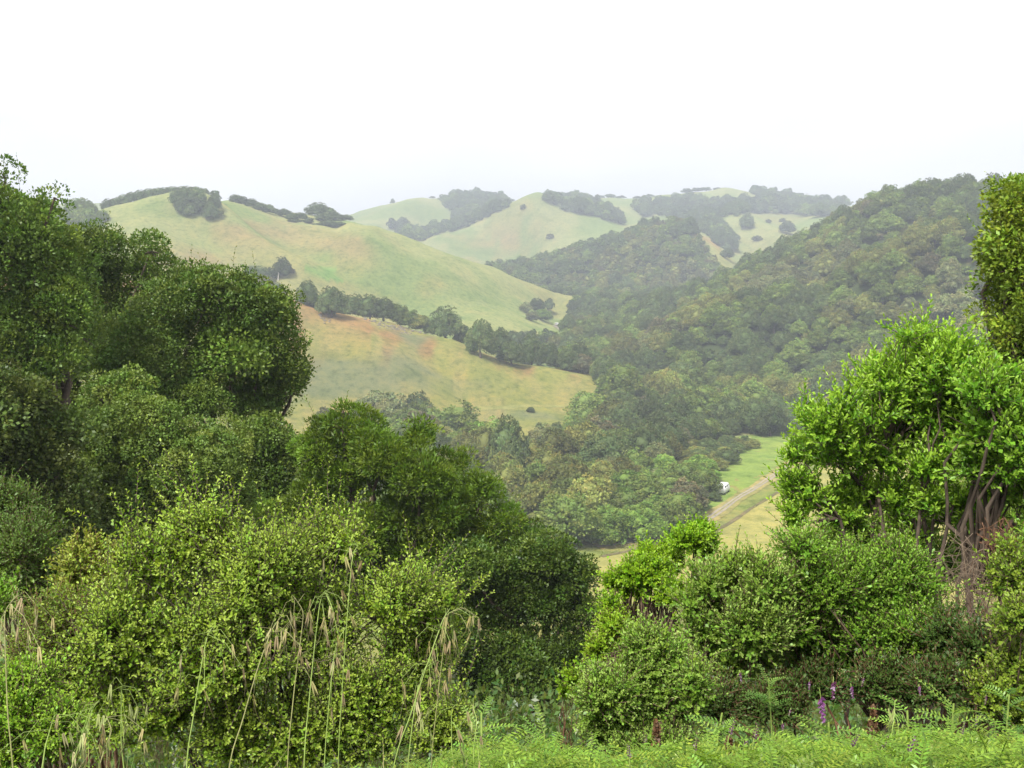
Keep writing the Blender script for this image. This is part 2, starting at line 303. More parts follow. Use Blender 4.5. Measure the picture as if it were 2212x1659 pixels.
#@@END_LAND
# ------------------------------------------------------------------ foliage tools
def foliage_mat(name, trans=.35, gloss=.05, var=.22, rough=.42):
    m, N, L = new_mat(name); out = N.new('ShaderNodeOutputMaterial')
    a = N.new('ShaderNodeVertexColor'); a.layer_name = 'tint'; oi = N.new('ShaderNodeObjectInfo')
    hs = N.new('ShaderNodeHueSaturation'); L.new(a.outputs['Color'], hs.inputs['Color'])
    mr = N.new('ShaderNodeMapRange'); mr.inputs['To Min'].default_value = 1-var; mr.inputs['To Max'].default_value = 1+var; L.new(oi.outputs['Random'], mr.inputs['Value']); L.new(mr.outputs['Result'], hs.inputs['Value'])
    c = hs.outputs['Color']
    d = N.new('ShaderNodeBsdfDiffuse'); t = N.new('ShaderNodeBsdfTranslucent'); g = N.new('ShaderNodeBsdfGlossy'); g.inputs['Roughness'].default_value = rough; g.inputs['Color'].default_value = (.9, .95, 1, 1)
    L.new(c, d.inputs['Color']); L.new(mixc(N, L, 1.0, c, (1.25, 1.3, .55), 'MULTIPLY'), t.inputs['Color'])
    m1 = N.new('ShaderNodeMixShader'); m1.inputs[0].default_value = trans; L.new(d.outputs[0], m1.inputs[1]); L.new(t.outputs[0], m1.inputs[2])
    m2 = N.new('ShaderNodeMixShader'); m2.inputs[0].default_value = gloss; L.new(m1.outputs[0], m2.inputs[1]); L.new(g.outputs[0], m2.inputs[2])
    L.new(m2.outputs[0], out.inputs['Surface']); return m
def plain_mat(name, col, rough=.7, var=0.0, scale=20, metallic=0):
    m, N, L = new_mat(name); out = N.new('ShaderNodeOutputMaterial'); b = N.new('ShaderNodeBsdfPrincipled')
    b.inputs['Roughness'].default_value = rough; b.inputs['Metallic'].default_value = metallic
    if var: L.new(mixc(N, L, 1.0, col, ramp(N, L, noise(N, L, scale, 5), [(.3, (1-var,)*3), (.7, (1+var,)*3)]), 'MULTIPLY'), b.inputs['Base Color'])
    else: b.inputs['Base Color'].default_value = (*col, 1)
    L.new(b.outputs[0], out.inputs['Surface']); return m
M_LEAF = foliage_mat('leaves', .30, .022, .05, .45); M_WOODS = foliage_mat('tree_foliage', .2, .008, .33, .6); M_OAK = foliage_mat('oak_leaves', .2, .018, .05, .45); M_GRASS = foliage_mat('grass_blades', .4, .03, .05)
M_BARK = plain_mat('bark', (.085, .062, .045), .9, .45, 14); M_TWIG = plain_mat('brown_twigs', (.115, .078, .048), .85, .4, 30); M_DEAD = plain_mat('bleached_twigs', (.155, .115, .078), .85, .4, 30)
M_TWIG_RED = plain_mat('reddish_twigs', (.15, .075, .04), .85, .4, 30)
def unit(a): return a/(np.linalg.norm(a, axis=-1, keepdims=True)+1e-9)
def rdirs(n, rng): return unit(rng.normal(size=(n, 3)))
class Geo:
    """collects faces with a tint and a material slot, then becomes one mesh"""
    def __init__(s): s.V = []; s.L = []; s.S = []; s.C = []; s.M = []; s.n = 0
    def add(s, V, F, col, m=0):
        V = np.asarray(V, np.float32).reshape(-1, 3); F = np.asarray(F, np.int64); s.V.append(V); s.L.append((F+s.n).ravel()); s.S.append(np.full(len(F), F.shape[1]))
        s.C.append(np.broadcast_to(np.asarray(col, np.float32), (len(V), 3))); s.M.append(np.full(len(F), m)); s.n += len(V)
    def build(s, name, *mats, smooth=False, origin=(0, 0, 0)):
        return mesh_np(name, np.concatenate(s.V)-np.asarray(origin, np.float32), np.concatenate(s.L), np.concatenate(s.S), None, np.concatenate(s.C), mats, np.concatenate(s.M), smooth)
def leaves(g, P, D, Nn, ln, wd, col, fold=.25, shape=2, fat=.62, m=0):
    """leaf blades: base P, direction D, face normal Nn, length, width; shape 2 = two folded halves, 1 = one rhomb"""
    n = len(P); D = unit(D); Sd = unit(np.cross(D, Nn)); Nn = np.cross(Sd, D); ln = np.broadcast_to(ln, n)[:, None]; wd = np.broadcast_to(wd, n)[:, None]
    col = np.broadcast_to(col, (n, 3))
    if shape == 1:
        V = np.stack([P, P+D*ln*fat+Sd*wd*.5+Nn*wd*fold, P+D*ln, P+D*ln*fat-Sd*wd*.5+Nn*wd*fold], 1).reshape(-1, 3)
        g.add(V, np.arange(4*n).reshape(-1, 4), np.repeat(col, 4, 0), m)
    else:
        up = Nn*wd*fold; dr = -Nn*ln*.10
        V = np.stack([P, P+D*ln*(fat-.30)+Sd*wd*.42+up, P+D*ln*(fat+.14)+Sd*wd*.44+up+dr, P+D*ln+dr*1.8, P+D*ln*(fat+.14)-Sd*wd*.44+up+dr, P+D*ln*(fat-.30)-Sd*wd*.42+up], 1).reshape(-1, 3)
        b = (np.arange(n)*6)[:, None]; Fq = np.concatenate([b+np.array([[0, 1, 2, 3]]), b+np.array([[0, 3, 4, 5]])], 0)
        g.add(V, Fq, np.repeat(col, 6, 0), m)
def tubes(g, P, R, sides=5, col=(.1, .07, .05), m=0):
    """P (n, k, 3) polylines, R (n, k) radii"""
    P = np.asarray(P, float); R = np.asarray(R, float); n, k, _ = P.shape; T = unit(np.gradient(P, axis=1)); a = np.where(np.abs(T[..., 2:3]) > .9, np.array([1., 0, 0]), np.array([0, 0, 1.]))
    A = unit(np.cross(T, a)); B = np.cross(T, A); th = np.arange(sides)*2*math.pi/sides
    V = P[:, :, None]+R[:, :, None, None]*(A[:, :, None]*np.cos(th)[None, None, :, None]+B[:, :, None]*np.sin(th)[None, None, :, None])
    i = np.arange(n*k*sides).reshape(n, k, sides); j = np.roll(i, -1, 2)
    Fq = np.stack([i[:, :-1], j[:, :-1], j[:, 1:], i[:, 1:]], -1).reshape(-1, 4); g.add(V.reshape(-1, 3), Fq, col, m)
def wobbly(p0, p1, k, amp, rng, sag=0):
    """(n,3),(n,3) -> (n,k,3) wandering lines between them"""
    p0 = np.atleast_2d(p0); p1 = np.atleast_2d(p1); t = np.linspace(0, 1, k)[None, :, None]; L = np.linalg.norm(p1-p0, axis=-1)[:, None, None]
    w = rng.normal(size=(len(p0), k, 3))*amp*L*np.sin(t*math.pi); w[:, 1:-1] = (w[:, :-2]+w[:, 1:-1]+w[:, 2:])/2
    P = p0[:, None]*(1-t)+p1[:, None]*t+w; P[..., 2] += sag*L[..., 0]*np.sin(t[..., 0]*math.pi); return P
def ico(sub=2):
    import bmesh
    bm = bmesh.new(); bmesh.ops.create_icosphere(bm, subdivisions=sub, radius=1); V = np.array([v.co for v in bm.verts]); Fq = np.array([[v.index for v in f.verts] for f in bm.faces]); bm.free(); return V, Fq
ICO_V, ICO_F = ico(2)
def cores(g, C, R, k, col, rng, m=0):
    for c, r in zip(C, R):
        n = 1+.22*(fbm(ICO_V[:, 0]*2.3+rng.uniform(0, 50), ICO_V[:, 1]*2.3+ICO_V[:, 2]*1.7, 3, 2)-.5); g.add(c+ICO_V*n[:, None]*r*k, ICO_F, col, m)
def on_lobes(C, R, n, rng, keep=.82, front=None, lo=-1.0):
    """points and outward normals on the outside of a heap of ellipsoids"""
    area = R[:, 0]*R[:, 2]+R[:, 0]*R[:, 1]; P = []; N = []; tot = 0
    for _ in range(8):
        k = rng.choice(len(C), int(n*1.8)+10, p=area/area.sum()); d = rdirs(len(k), rng); p = C[k]+d*R[k]; nn = unit(d/R[k]); ok = nn[:, 2] > lo
        q = (p[:, None]-C[None])/R[None]; ins = (np.linalg.norm(q, axis=-1) < keep); ins[np.arange(len(k)), k] = False; ok &= ~ins.any(1)
        if front is not None:
            f = -(unit(p)*nn).sum(-1); ok &= rng.random(len(k)) < np.where(f > -.25, 1, front)
        P.append(p[ok]); N.append(nn[ok]); tot += ok.sum()
        if tot >= n: break
    return np.concatenate(P)[:n], np.concatenate(N)[:n]
def lobes(rows, r, deep=1.0, jit=0, rng=None):
    """rows of (u, v, half width, half height[, distance]) -> centres and radii in metres"""
    C = []; R = []
    for q in rows:
        rr = q[4] if len(q) > 4 else r; C.append(at(q[0], q[1], rr)); k = rr/F; R.append((q[2]*k, min(q[2], q[3])*k*deep, q[3]*k))
    return np.array(C), np.array(R)
def sublobes(C, R, rng, k=9, size=(.34, .54), out=(.62, 1.02), tall=1.0, lo=-.45):
    """breaks each traced lobe into the boughs that make it up, so the outline is ragged and gaps open between boughs"""
    c = []; r = []
    for a, b in zip(C, R):
        d = rdirs(k*3, rng); d = d[d[:, 2] > lo][:k]; s = rng.uniform(*size, len(d)); q = rng.uniform(*out, len(d))-s*.55
        c.append(a+d*b*q[:, None]); r.append(b*s[:, None]*np.array([1, 1, tall])*rng.uniform(.85, 1.15, (len(d), 3)))
    return np.concatenate(c), np.concatenate(r)
def jitter(col, n, rng, v=.25, hue=.12):
    c = np.asarray(col)[None]*(1+rng.uniform(-v, v, (n, 1))); c[:, 0] *= 1+rng.uniform(-hue, hue*1.6, n); return c
def puffy(g, C, R, npuff, pr, per, ln, wd, col, rng, front=.35, shape=1, spiky=.35, up=.35, m=0, vpuff=.22, out=.15, rough=.35, gap=0):
    """tree crown: rounded tufts over the lobes, each tuft a burst of leaf sprays"""
    p, n = on_lobes(C, R, npuff*3, rng, front=front, lo=-.75)
    if gap:   # keep the tufts apart so that the dark inside of the crown shows between them
        cell = {}; keep = []; md = pr*gap
        for i_ in range(len(p)):
            c_ = tuple(np.floor(p[i_]/md).astype(int)); ok_ = True
            for a_ in (-1, 0, 1):
                for b_ in (-1, 0, 1):
                    for e_ in (-1, 0, 1):
                        for j_ in cell.get((c_[0]+a_, c_[1]+b_, c_[2]+e_), ()):
                            if ((p[i_]-p[j_])**2).sum() < md*md: ok_ = False
            if ok_: cell.setdefault(c_, []).append(i_); keep.append(i_)
        p = p[keep]; n = n[keep]
    else: p = p[:npuff]; n = n[:npuff]
    npf = len(p); rad = pr*rng.uniform(.7, 1.4, npf); cen = p-n*rad[:, None]*.35+n*(rng.normal(size=npf)*pr*rough)[:, None]+np.array([0, 0, 1.])*(np.abs(rng.normal(size=npf))*pr*rough*.5)[:, None]
    k = np.repeat(np.arange(npf), per); d = unit(rdirs(len(k), rng)+n[k]*.75+np.array([0, 0, up])); rr = rng.uniform(.55, 1.0+out, len(k))**.6
    sq = np.array([1, 1, .85]); P = cen[k]+d*sq*rad[k][:, None]*rr[:, None]
    D = unit(d+rdirs(len(k), rng)*(1-spiky)*1.5+np.array([0, 0, .15])); Nn = unit(d+rdirs(len(k), rng)*.8+np.array([0, 0, .3]))
    bt = np.exp((fbm(cen[:, 0]/(pr*5)+cen[:, 2]/(pr*4), cen[:, 2]/(pr*5)-cen[:, 1]/(pr*6), int(rng.integers(99)), 2)-.5)*.9)[:, None]
    pc = (jitter(col, npf, rng, vpuff, .14)*bt)[k]*(1+rng.uniform(-.22, .22, (len(k), 1)))
    leaves(g, P, D, Nn, ln*rng.uniform(.6, 1.3, len(k)), wd*rng.uniform(.7, 1.2, len(k)), pc, .12, shape, .5, m)
def shoots(g, gs, C, R, ns, L, nl, ln, wd, col, rng, front=.4, up=.5, spread=.75, shape=2, depth=.30, stick=.0, m=0, sm=0, stem=(.16, .12, .05), tip=None, lo=-.8, fat=.62, keep=.85, thick=.0016, clump=0):
    """shrub foliage: leafy shoots growing out through the surface of the lobes"""
    p, n = on_lobes(C, R, int(ns*(1.7 if clump else 1)), rng, keep=keep, front=front, lo=lo)
    if clump:
        q_ = p/clump; w_ = fbm(q_[:, 0]+q_[:, 2]*.37, q_[:, 2]-q_[:, 1]*.41, int(rng.integers(99)), 2); kp = rng.random(len(p)) < .22+.78*sst(w_, .36, .54); p = p[kp]; n = n[kp]
    k = len(p); L = L*rng.uniform(.6, 1.35, k)
    d = unit(n*.8+np.array([0, 0, up])+rdirs(k, rng)*.55); base = p-n*(R.mean()*depth*rng.random(k))[:, None]-d*L[:, None]*.35
    if stick > 0: far = rng.random(k) < .12; base[far] += d[far]*(stick*rng.uniform(.3, 1, far.sum()))[:, None]
    bend = unit(rdirs(k, rng)+np.array([0, 0, .6]))*L[:, None]*.25; t = np.linspace(0, 1, 4)
    Pm = base[:, None]+d[:, None]*(L[:, None]*t)[..., None]+bend[:, None]*(t**2)[None, :, None]
    tubes(gs, Pm, np.full((k, 4), thick)*np.linspace(1.2, .5, 4), 3, stem, sm)
    i = np.repeat(np.arange(k), nl); tt = np.tile(np.linspace(.08, 1, nl), k)+rng.uniform(-.04, .04, k*nl); ang = np.tile(np.arange(nl)*2.4, k)+np.repeat(rng.uniform(0, 6.3, k), nl)
    T = unit(d[i]*L[i][:, None]+2*bend[i]*tt[:, None]); a = unit(np.cross(T, np.array([.3, .2, 1.]))); b = np.cross(T, a); rad = a*np.cos(ang)[:, None]+b*np.sin(ang)[:, None]
    P = base[i]+d[i]*(L[i]*tt)[:, None]+bend[i]*(tt**2)[:, None]; sp = spread*(1.15-.55*tt)[:, None]
    D = unit(T*(1-sp*.6)+rad*sp+np.array([0, 0, .12])+rdirs(len(i), rng)*.18); Nn = unit(T*.9-rad*.15+np.array([0, 0, .35])+rdirs(len(i), rng)*.3)
    c = jitter(col, k, rng, .2, .12)[i]*(1+rng.uniform(-.18, .18, (len(i), 1)))
    if tip is not None: c = c*(1-.6*(tt[:, None] > .72))+np.asarray(tip)*(.6*(tt[:, None] > .72))   # fresh growth at the shoot ends
    leaves(g, P, D, Nn, ln*rng.uniform(.65, 1.2, len(i))*(1.1-.35*tt), wd*rng.uniform(.7, 1.15, len(i))*(1.1-.3*tt), c, .22, shape, fat, m)
def plant(name, label, cat, base, parts, group=None):
    """parts: (name, Geo, materials) -> one thing with its parts"""
    o = empty(name, base, label, cat, group)
    for nm, g, mats in parts: link(bpy.data.objects.new(nm, g.build(nm, *mats, origin=base)), o)
    return o

# ------------------------------------------------------------------ woodland trees: one of each kind, then copies
KINDS = {  # colour, width, height, lobes, crown floor, shape
 'dark': ((.095, .135, .045), 11, 8.5, 9, .14, 'dome'), 'olive': ((.185, .205, .055), 10, 8.5, 8, .15, 'dome'), 'grey': ((.180, .208, .085), 8, 7.5, 7, .10, 'dome'),
 'green': ((.142, .200, .044), 9, 9.5, 8, .14, 'tall'), 'bright': ((.19, .30, .055), 9, 8.5, 8, .12, 'dome'), 'brown': ((.145, .145, .075), 9, 8, 7, .15, 'dome')}
def woodland_tree(kind, seed, ncard, card):
    col, W, H, nl, fl, shp = KINDS[kind]; rng = np.random.default_rng(seed); C = []; R = []
    for k in range(nl):
        a = 2.4*k+rng.uniform(-.5, .5); q = math.sqrt((k+.3)/nl); rad = W*.5*rng.uniform(.38, .50)*(1.1-.25*q)
        zz = H*(fl+(1-fl)*(1-.62*q**1.6))-rad*.75 if shp == 'dome' else H*(fl+(1-fl)*(1-.70*q**1.3))-rad*.8
        C.append((math.cos(a)*q*W*.36, math.sin(a)*q*W*.36, max(zz, H*fl+rad*.45))); R.append((rad, rad, rad*rng.uniform(.68, .9)))
    for k in range(4):   # skirts reaching low, as on open-grown oaks
        a = rng.uniform(0, 6.3); C.append((math.cos(a)*W*.27, math.sin(a)*W*.27, H*(fl+.16))); R.append((W*.17, W*.17, H*.16))
    C = np.array(C); R = np.array(R); g = Geo(); cores(g, C, R, .80, col, rng)
    per = 26; puffy(g, C, R, max(20, ncard//per), W*.085, per, card, card*.72, col, rng, front=None, spiky=.2, up=.45, vpuff=.25)
    crown = g.build('crown', M_WOODS); t = Geo(); top = C[:5]; n = len(top); b = np.zeros((n, 3))
    tubes(t, wobbly(np.zeros((1, 3)), np.array([[.1, 0, H*.42]]), 5, .04, rng), np.array([[.42, .34, .30, .26, .2]])*W/10, 7)
    tubes(t, wobbly(b+np.array([0, 0, H*.26]), top, 5, .06, rng), np.tile(np.linspace(.2, .05, 5), (n, 1))*W/10, 5); trunk = t.build('trunk', M_BARK, smooth=True)
    return crown, trunk, W, H
NEAR_T, FAR_T = {}, {}
for ki, kd in enumerate(KINDS):
    NEAR_T[kd] = [woodland_tree(kd, 100+ki*10+j, 5200, .50) for j in range(3)]; FAR_T[kd] = [woodland_tree(kd, 300+ki*10+j, 1000, 1.15) for j in range(2)]
TREES = []   # every tree standing on the land: dict(P, w, h, kind, zone, label, px)
def put(u, vb, wpx, hpx, kind, zone, label=None, r=None, vtop=None):
    """a tree seen at column u with its foot on the land at row vb (or at distance r, top at row vtop)"""
    if r is None:
        P = hit(u, vb)[0]
        if np.isnan(P[0]): return
    else: d = ray(u, 620); P = np.array([d[0]*r, d[1]*r, ground(d[0]*r, d[1]*r)])
    rr = math.hypot(P[0], P[1]); h = hpx*rr/F if vtop is None else float(ray(u, vtop)[2]*rr-P[2])
    TREES.append(dict(P=P, w=wpx*rr/F, h=max(h, 2.0), kind=kind, zone=zone, label=label, px=wpx, u=u))
def ridge_r(u, k): a, s, q = _R[k]; d = ray(u, 620); return math.exp(pchip1(a, q, np.array([math.atan2(d[0], d[1])]))[0])
CREST = 'on the crest of the tan hill'
for row in [(650, 652, 60, 40, 'dark', 8), (690, 640, 70, 48, 'green', 14), (716, 625, 76, 60, 'grey', 34), (742, 640, 56, 46, 'dark', 18), (768, 640, 52, 45, 'dark', 8), (798, 640, 54, 42, 'dark', 8), (827, 644, 58, 44, 'dark', 8),
            (857, 655, 52, 40, 'green', 8), (882, 668, 50, 36, 'green', 8), (907, 682, 48, 32, 'olive', 8), (934, 690, 40, 34, 'dark', 8), (962, 667, 82, 64, 'dark', 5), (1002, 705, 44, 42, 'dark', 8), (1079, 712, 54, 56, 'dark', 8), (1149, 726, 58, 54, 'dark', 6),
            (1187, 744, 46, 42, 'dark', 5), (1208, 755, 40, 40, 'green', 8), (1230, 756, 54, 46, 'dark', 5), (1258, 768, 50, 42, 'brown', 5), (1281, 782, 42, 36, 'olive', 6)]:
    put(row[0], 0, row[2], row[3], row[4], CREST, None, ridge_r(row[0], 11)+row[5], row[1])
for row in [(664, 660, 50, 48, 'dark'), (716, 686, 66, 60, 'dark'), (1038, 773, 68, 78, 'dark'), (1105, 789, 68, 48, 'dark')]: put(*row, CREST)
TOPZ = 'on top of the green hill'
for u, vt, wp in [(240, 432, 28), (258, 428, 28), (276, 422, 30), (292, 417, 30), (310, 413, 32), (328, 410, 32), (346, 407, 32), (362, 406, 32), (380, 405, 34), (402, 404, 36), (425, 404, 36), (445, 408, 28), (470, 414, 26)]:
    put(u, 0, wp, 24, 'dark', TOPZ, None, ridge_r(u, 15)+14, vt)
for row in [(386, 444, 36, 32, 'dark'), (404, 440, 36, 32, 'dark'), (428, 440, 38, 30, 'dark'), (396, 462, 34, 30, 'dark'), (412, 468, 32, 26, 'dark'), (432, 462, 34, 32, 'dark'), (456, 476, 32, 34, 'dark'), (463, 452, 28, 28, 'dark'), (474, 470, 18, 18, 'olive')]: put(*row, TOPZ)
SIDE = 'along the back ridge of the green hill'
for u, vt, wp, off in [(515, 421, 30, 50), (530, 426, 26, 50), (548, 431, 32, 50), (566, 438, 32, 45), (584, 443, 28, 45), (600, 452, 18, 60), (690, 440, 56, 88), (618, 452, 32, 55), (634, 462, 28, 45), (652, 460, 32, 50), (668, 470, 24, 40), (716, 450, 34, 80), (700, 462, 38, 60), (728, 460, 36, 70), (748, 464, 30, 70), (712, 476, 42, 35), (690, 484, 26, 25), (640, 474, 34, 28), (735, 480, 30, 35)]:
    put(u, 0, wp, 24, 'dark', SIDE, 'lone spreading umbrella-shaped oak standing clear on the skyline of the green hill' if (u, vt) == (690, 440) else None, ridge_r(u, 15)+off, vt)
FOOT = 'at the foot of the green hill'
for row in [(609, 600, 40, 40, 'dark'), (586, 604, 26, 24, 'dark'), (562, 610, 42, 32, 'dark'), (545, 602, 32, 26, 'dark'), (630, 592, 15, 12, 'brown'), (576, 624, 42, 24, 'brown'), (598, 632, 28, 20, 'dark')]: put(*row, FOOT)
for row in [(1136, 676, 28, 22, 'grey'), (1160, 674, 36, 28, 'dark'), (1186, 672, 22, 26, 'dark'), (1174, 694, 42, 26, 'bright'), (1150, 694, 30, 20, 'grey')]: put(*row, 'beside the pale road up the valley')
VAL = 'in the valley below the tan hill'
for row in [(813, 908, 92, 62, 'grey'), (902, 934, 82, 82, 'dark'), (987, 965, 124, 98, 'green'), (1028, 1015, 104, 100, 'bright'), (1098, 1042, 100, 134, 'dark'), (1228, 1098, 136, 108, 'olive'), (1276, 925, 112, 82, 'green'), (1320, 945, 100, 80, 'olive'), (1235, 1165, 92, 76, 'dark'), (1342, 885, 104, 104, 'green'),
            (1202, 950, 42, 36, 'dark'), (850, 925, 70, 60, 'green'), (780, 925, 60, 55, 'grey'), (930, 965, 70, 60, 'grey'), (1168, 985, 60, 70, 'grey'), (1390, 1010, 110, 90, 'dark'), (1440, 985, 90, 80, 'dark'), (1310, 1030, 120, 95, 'dark'), (700, 975, 60, 90, 'grey'), (735, 990, 60, 70, 'green')]: put(*row, VAL)
put(1541, 1082, 34, 20, 'dark', 'beside the white van', 'dark green low bush half hiding the white van'); put(1146, 890, 18, 10, 'dark', CREST, 'small lone dark bush on the lower grass of the tan hill')
def scatter(poly, rng, spacing, rr, kinds, size, zone, avoid=None, extra=None, hk=.85):
    """trees over the ground inside a polygon of bearings, at least `spacing` apart"""
    u0, v0 = np.min(poly, 0); u1, v1 = np.max(poly, 0); A = sorted((ray(u0, 620), ray(u1, 620)), key=lambda d: d[0]); n = 60000
    az = rng.uniform(math.atan2(A[0][0], A[0][1]), math.atan2(A[1][0], A[1][1]), n); r = np.sqrt(rng.uniform(rr[0]**2, rr[1]**2, n)); x = np.sin(az)*r; y = np.cos(az)*r; z = height(x, y)
    u, v = proj(np.stack([x, y, z], -1)); ok = inpoly(u, v, poly)
    if extra is not None: ok &= extra(u, v, x, y)
    cell = {}; taken = [(t['P'][0], t['P'][1], t['w']*.38) for t in TREES]; names = list(kinds); pr = np.array([kinds[k] for k in names]); pr = pr/pr.sum(); cnt = 0
    for (tx, ty, tr) in taken: cell.setdefault((int(tx//spacing), int(ty//spacing)), []).append((tx, ty))
    patch = fbm(x/45, y/45, 77, 2)
    for k in np.nonzero(ok)[0]:
        c = (int(x[k]//spacing), int(y[k]//spacing)); bad = False
        for a in (-1, 0, 1):
            for b in (-1, 0, 1):
                for (px_, py_) in cell.get((c[0]+a, c[1]+b), ()):
                    if (px_-x[k])**2+(py_-y[k])**2 < spacing**2: bad = True
        if bad: continue
        cell.setdefault(c, []).append((x[k], y[k])); w_ = size*rng.choice([.62, .8, 1, 1.2, 1.5])*rng.uniform(.85, 1.15); kd = names[int(np.searchsorted(np.cumsum(pr), np.clip((patch[k]-.2)/.6*.6+rng.random()*.4, 0, .999)))]
        TREES.append(dict(P=np.array([x[k], y[k], z[k]]), w=w_, h=w_*hk*rng.uniform(.85, 1.2), kind=kd, zone=zone, label=None, px=w_/r[k]*F, u=u[k])); cnt += 1
    return cnt
rg = np.random.default_rng(11)
MIX = {'dark': 3, 'brown': .25, 'green': 2.4, 'olive': 2, 'grey': 1.8, 'bright': 1.1}
GMIX = {'dark': 4, 'green': 2.5, 'brown': .12, 'olive': 2.2, 'grey': 1.4}
scatter([(640, 1010), (700, 960), (800, 935), (900, 940), (1000, 968), (1100, 1010), (1180, 1000), (1240, 952), (1300, 905), (1340, 866), (1480, 856), (1740, 852), (1740, 935), (1660, 945), (1590, 940), (1470, 965), (1440, 1010), (1360, 1060), (1290, 1120), (1240, 1190), (900, 1300), (640, 1300)], rg, 6.2, (150, 440), MIX, 8.8, VAL)
scatter([(1430, 1000), (1480, 968), (1590, 948), (1640, 962), (1590, 985), (1565, 1012), (1540, 1020), (1470, 1030)], rg, 3.6, (200, 420), {'dark': 1, 'olive': 1.5, 'grey': .5}, 4.6, 'low scrub beside the green field', hk=.5)
scatter([(1290, 1130), (1360, 1070), (1440, 1020), (1515, 1035), (1522, 1056), (1528, 1090), (1500, 1120), (1471, 1148), (1400, 1162), (1296, 1180)], rg, 4.2, (160, 340), {'grey': 3, 'bright': 1.4, 'green': 1.2, 'brown': .4, 'dark': .5}, 6.2, 'willow scrub beside the dirt road', hk=.7)
scatter([(1720, 880), (2400, 860), (2400, 900), (1750, 930)], rg, 8, (250, 440), MIX, 10, 'at the far side of the field')
bald = lambda u, v, x, y: ~(inpoly(u, v, [(2020, 590), (2110, 612), (2100, 628), (2040, 612)]) | inpoly(u, v, [(2080, 540), (2130, 545), (2130, 566), (2090, 560)]) | inpoly(u, v, [(2085, 640), (2120, 655), (2110, 672), (2080, 660)]))
GZ = 'on the wooded hillside above the valley'
n1 = scatter([(1300, 865), (1300, 740), (1360, 650), (1480, 635), (1600, 580), (1700, 530), (1820, 470), (1900, 430), (2000, 405), (2140, 405), (2500, 410), (2500, 880), (1700, 870)], rg, 5.9, (400, 720), GMIX, 8.4, GZ, extra=bald)
n2 = scatter([(1205, 800), (1225, 715), (1235, 655), (1300, 655), (1520, 635), (1420, 760), (1300, 830)], rg, 6.2, (440, 880), GMIX, 8.4, GZ)
scatter([(1080, 800), (1100, 728), (1190, 726), (1215, 740), (1220, 790)], rg, 5.5, (520, 760), MIX, 6.2, GZ)
FZ = 'on the hazy middle knoll'
n3 = scatter([(1050, 600), (1060, 576), (1150, 568), (1250, 535), (1350, 503), (1430, 480), (1490, 484), (1505, 510), (1535, 545), (1555, 590), (1500, 625), (1430, 650), (1240, 680), (1180, 640), (1100, 600)], rg, 6.2, (860, 1120), GMIX, 8.2, FZ)
scatter([(60, 540), (150, 470), (200, 462), (228, 480), (215, 530), (150, 560)], rg, 7.5, (640, 760), {'dark': 1, 'green': 1}, 9, SIDE)
# far wood patches
FW = 'in the far woods below the skyline'
for poly in ([(955, 436), (1000, 430), (1080, 434), (1100, 445), (1055, 470), (1000, 495), (950, 505), (905, 522), (900, 512), (975, 484), (990, 470), (968, 452)], [(1180, 436), (1250, 432), (1290, 446), (1320, 470), (1345, 486), (1290, 472), (1235, 464), (1200, 448)],
             [(1410, 448), (1430, 438), (1560, 442), (1650, 442), (1700, 436), (1720, 452), (1745, 468), (1700, 462), (1620, 462), (1560, 474), (1480, 478), (1420, 466)], [(1620, 418), (1690, 432), (1740, 440), (1830, 446), (1800, 468), (1760, 466), (1700, 440)], [(840, 494), (870, 492), (905, 512), (880, 518)],
             [(1490, 482), (1560, 490), (1588, 520), (1590, 545), (1560, 540), (1530, 512)], [(1372, 452), (1400, 448), (1412, 466), (1390, 470)]): scatter(poly, rg, 9.5, (1250, 1950), {'dark': 2, 'green': 1}, 13, FW)
for u, vt, wp in [(850, 430, 10), (935, 424, 14), (966, 421, 18), (985, 420, 16), (1020, 424, 22), (1040, 425, 18), (1075, 427, 18), (1105, 430, 14), (1140, 429, 14), (1190, 422, 24), (1215, 418, 30), (1240, 421, 28), (1270, 424, 20), (1295, 423, 18), (1315, 420, 26), (1340, 423, 22), (1375, 424, 20), (1400, 420, 22), (1480, 408, 24), (1500, 406, 24), (1520, 405, 26), (1545, 406, 24), (1558, 407, 20), (1630, 409, 24), (1650, 411, 30), (1670, 416, 30), (1690, 422, 28), (1720, 430, 26), (1745, 432, 30), (1770, 434, 30), (1795, 434, 26), (1815, 437, 20)]:
    put(u, 0, wp, 20, 'dark', 'on the far skyline', None, 1845, vt)
for row in [(1612, 496, 32, 32, 'dark'), (1700, 505, 36, 24, 'dark'), (1635, 520, 20, 10, 'grey'), (1660, 482, 12, 8, 'grey'), (1690, 480, 14, 8, 'grey'), (1188, 516, 16, 10, 'grey'), (1570, 560, 28, 22, 'dark'), (1768, 470, 40, 28, 'dark'), (1130, 452, 14, 10, 'grey')]: put(*row, 'on the pale grass of the far hills')
for u, vt, wp in [(1912, 416, 30), (1935, 408, 34), (1960, 402, 34), (1985, 396, 36), (2010, 392, 34), (2040, 392, 34), (2085, 380, 36), (2115, 394, 36), (2150, 392, 40)]: put(u, 0, wp, 28, 'dark', GZ, None, ridge_r(u, 15)+2, vt)
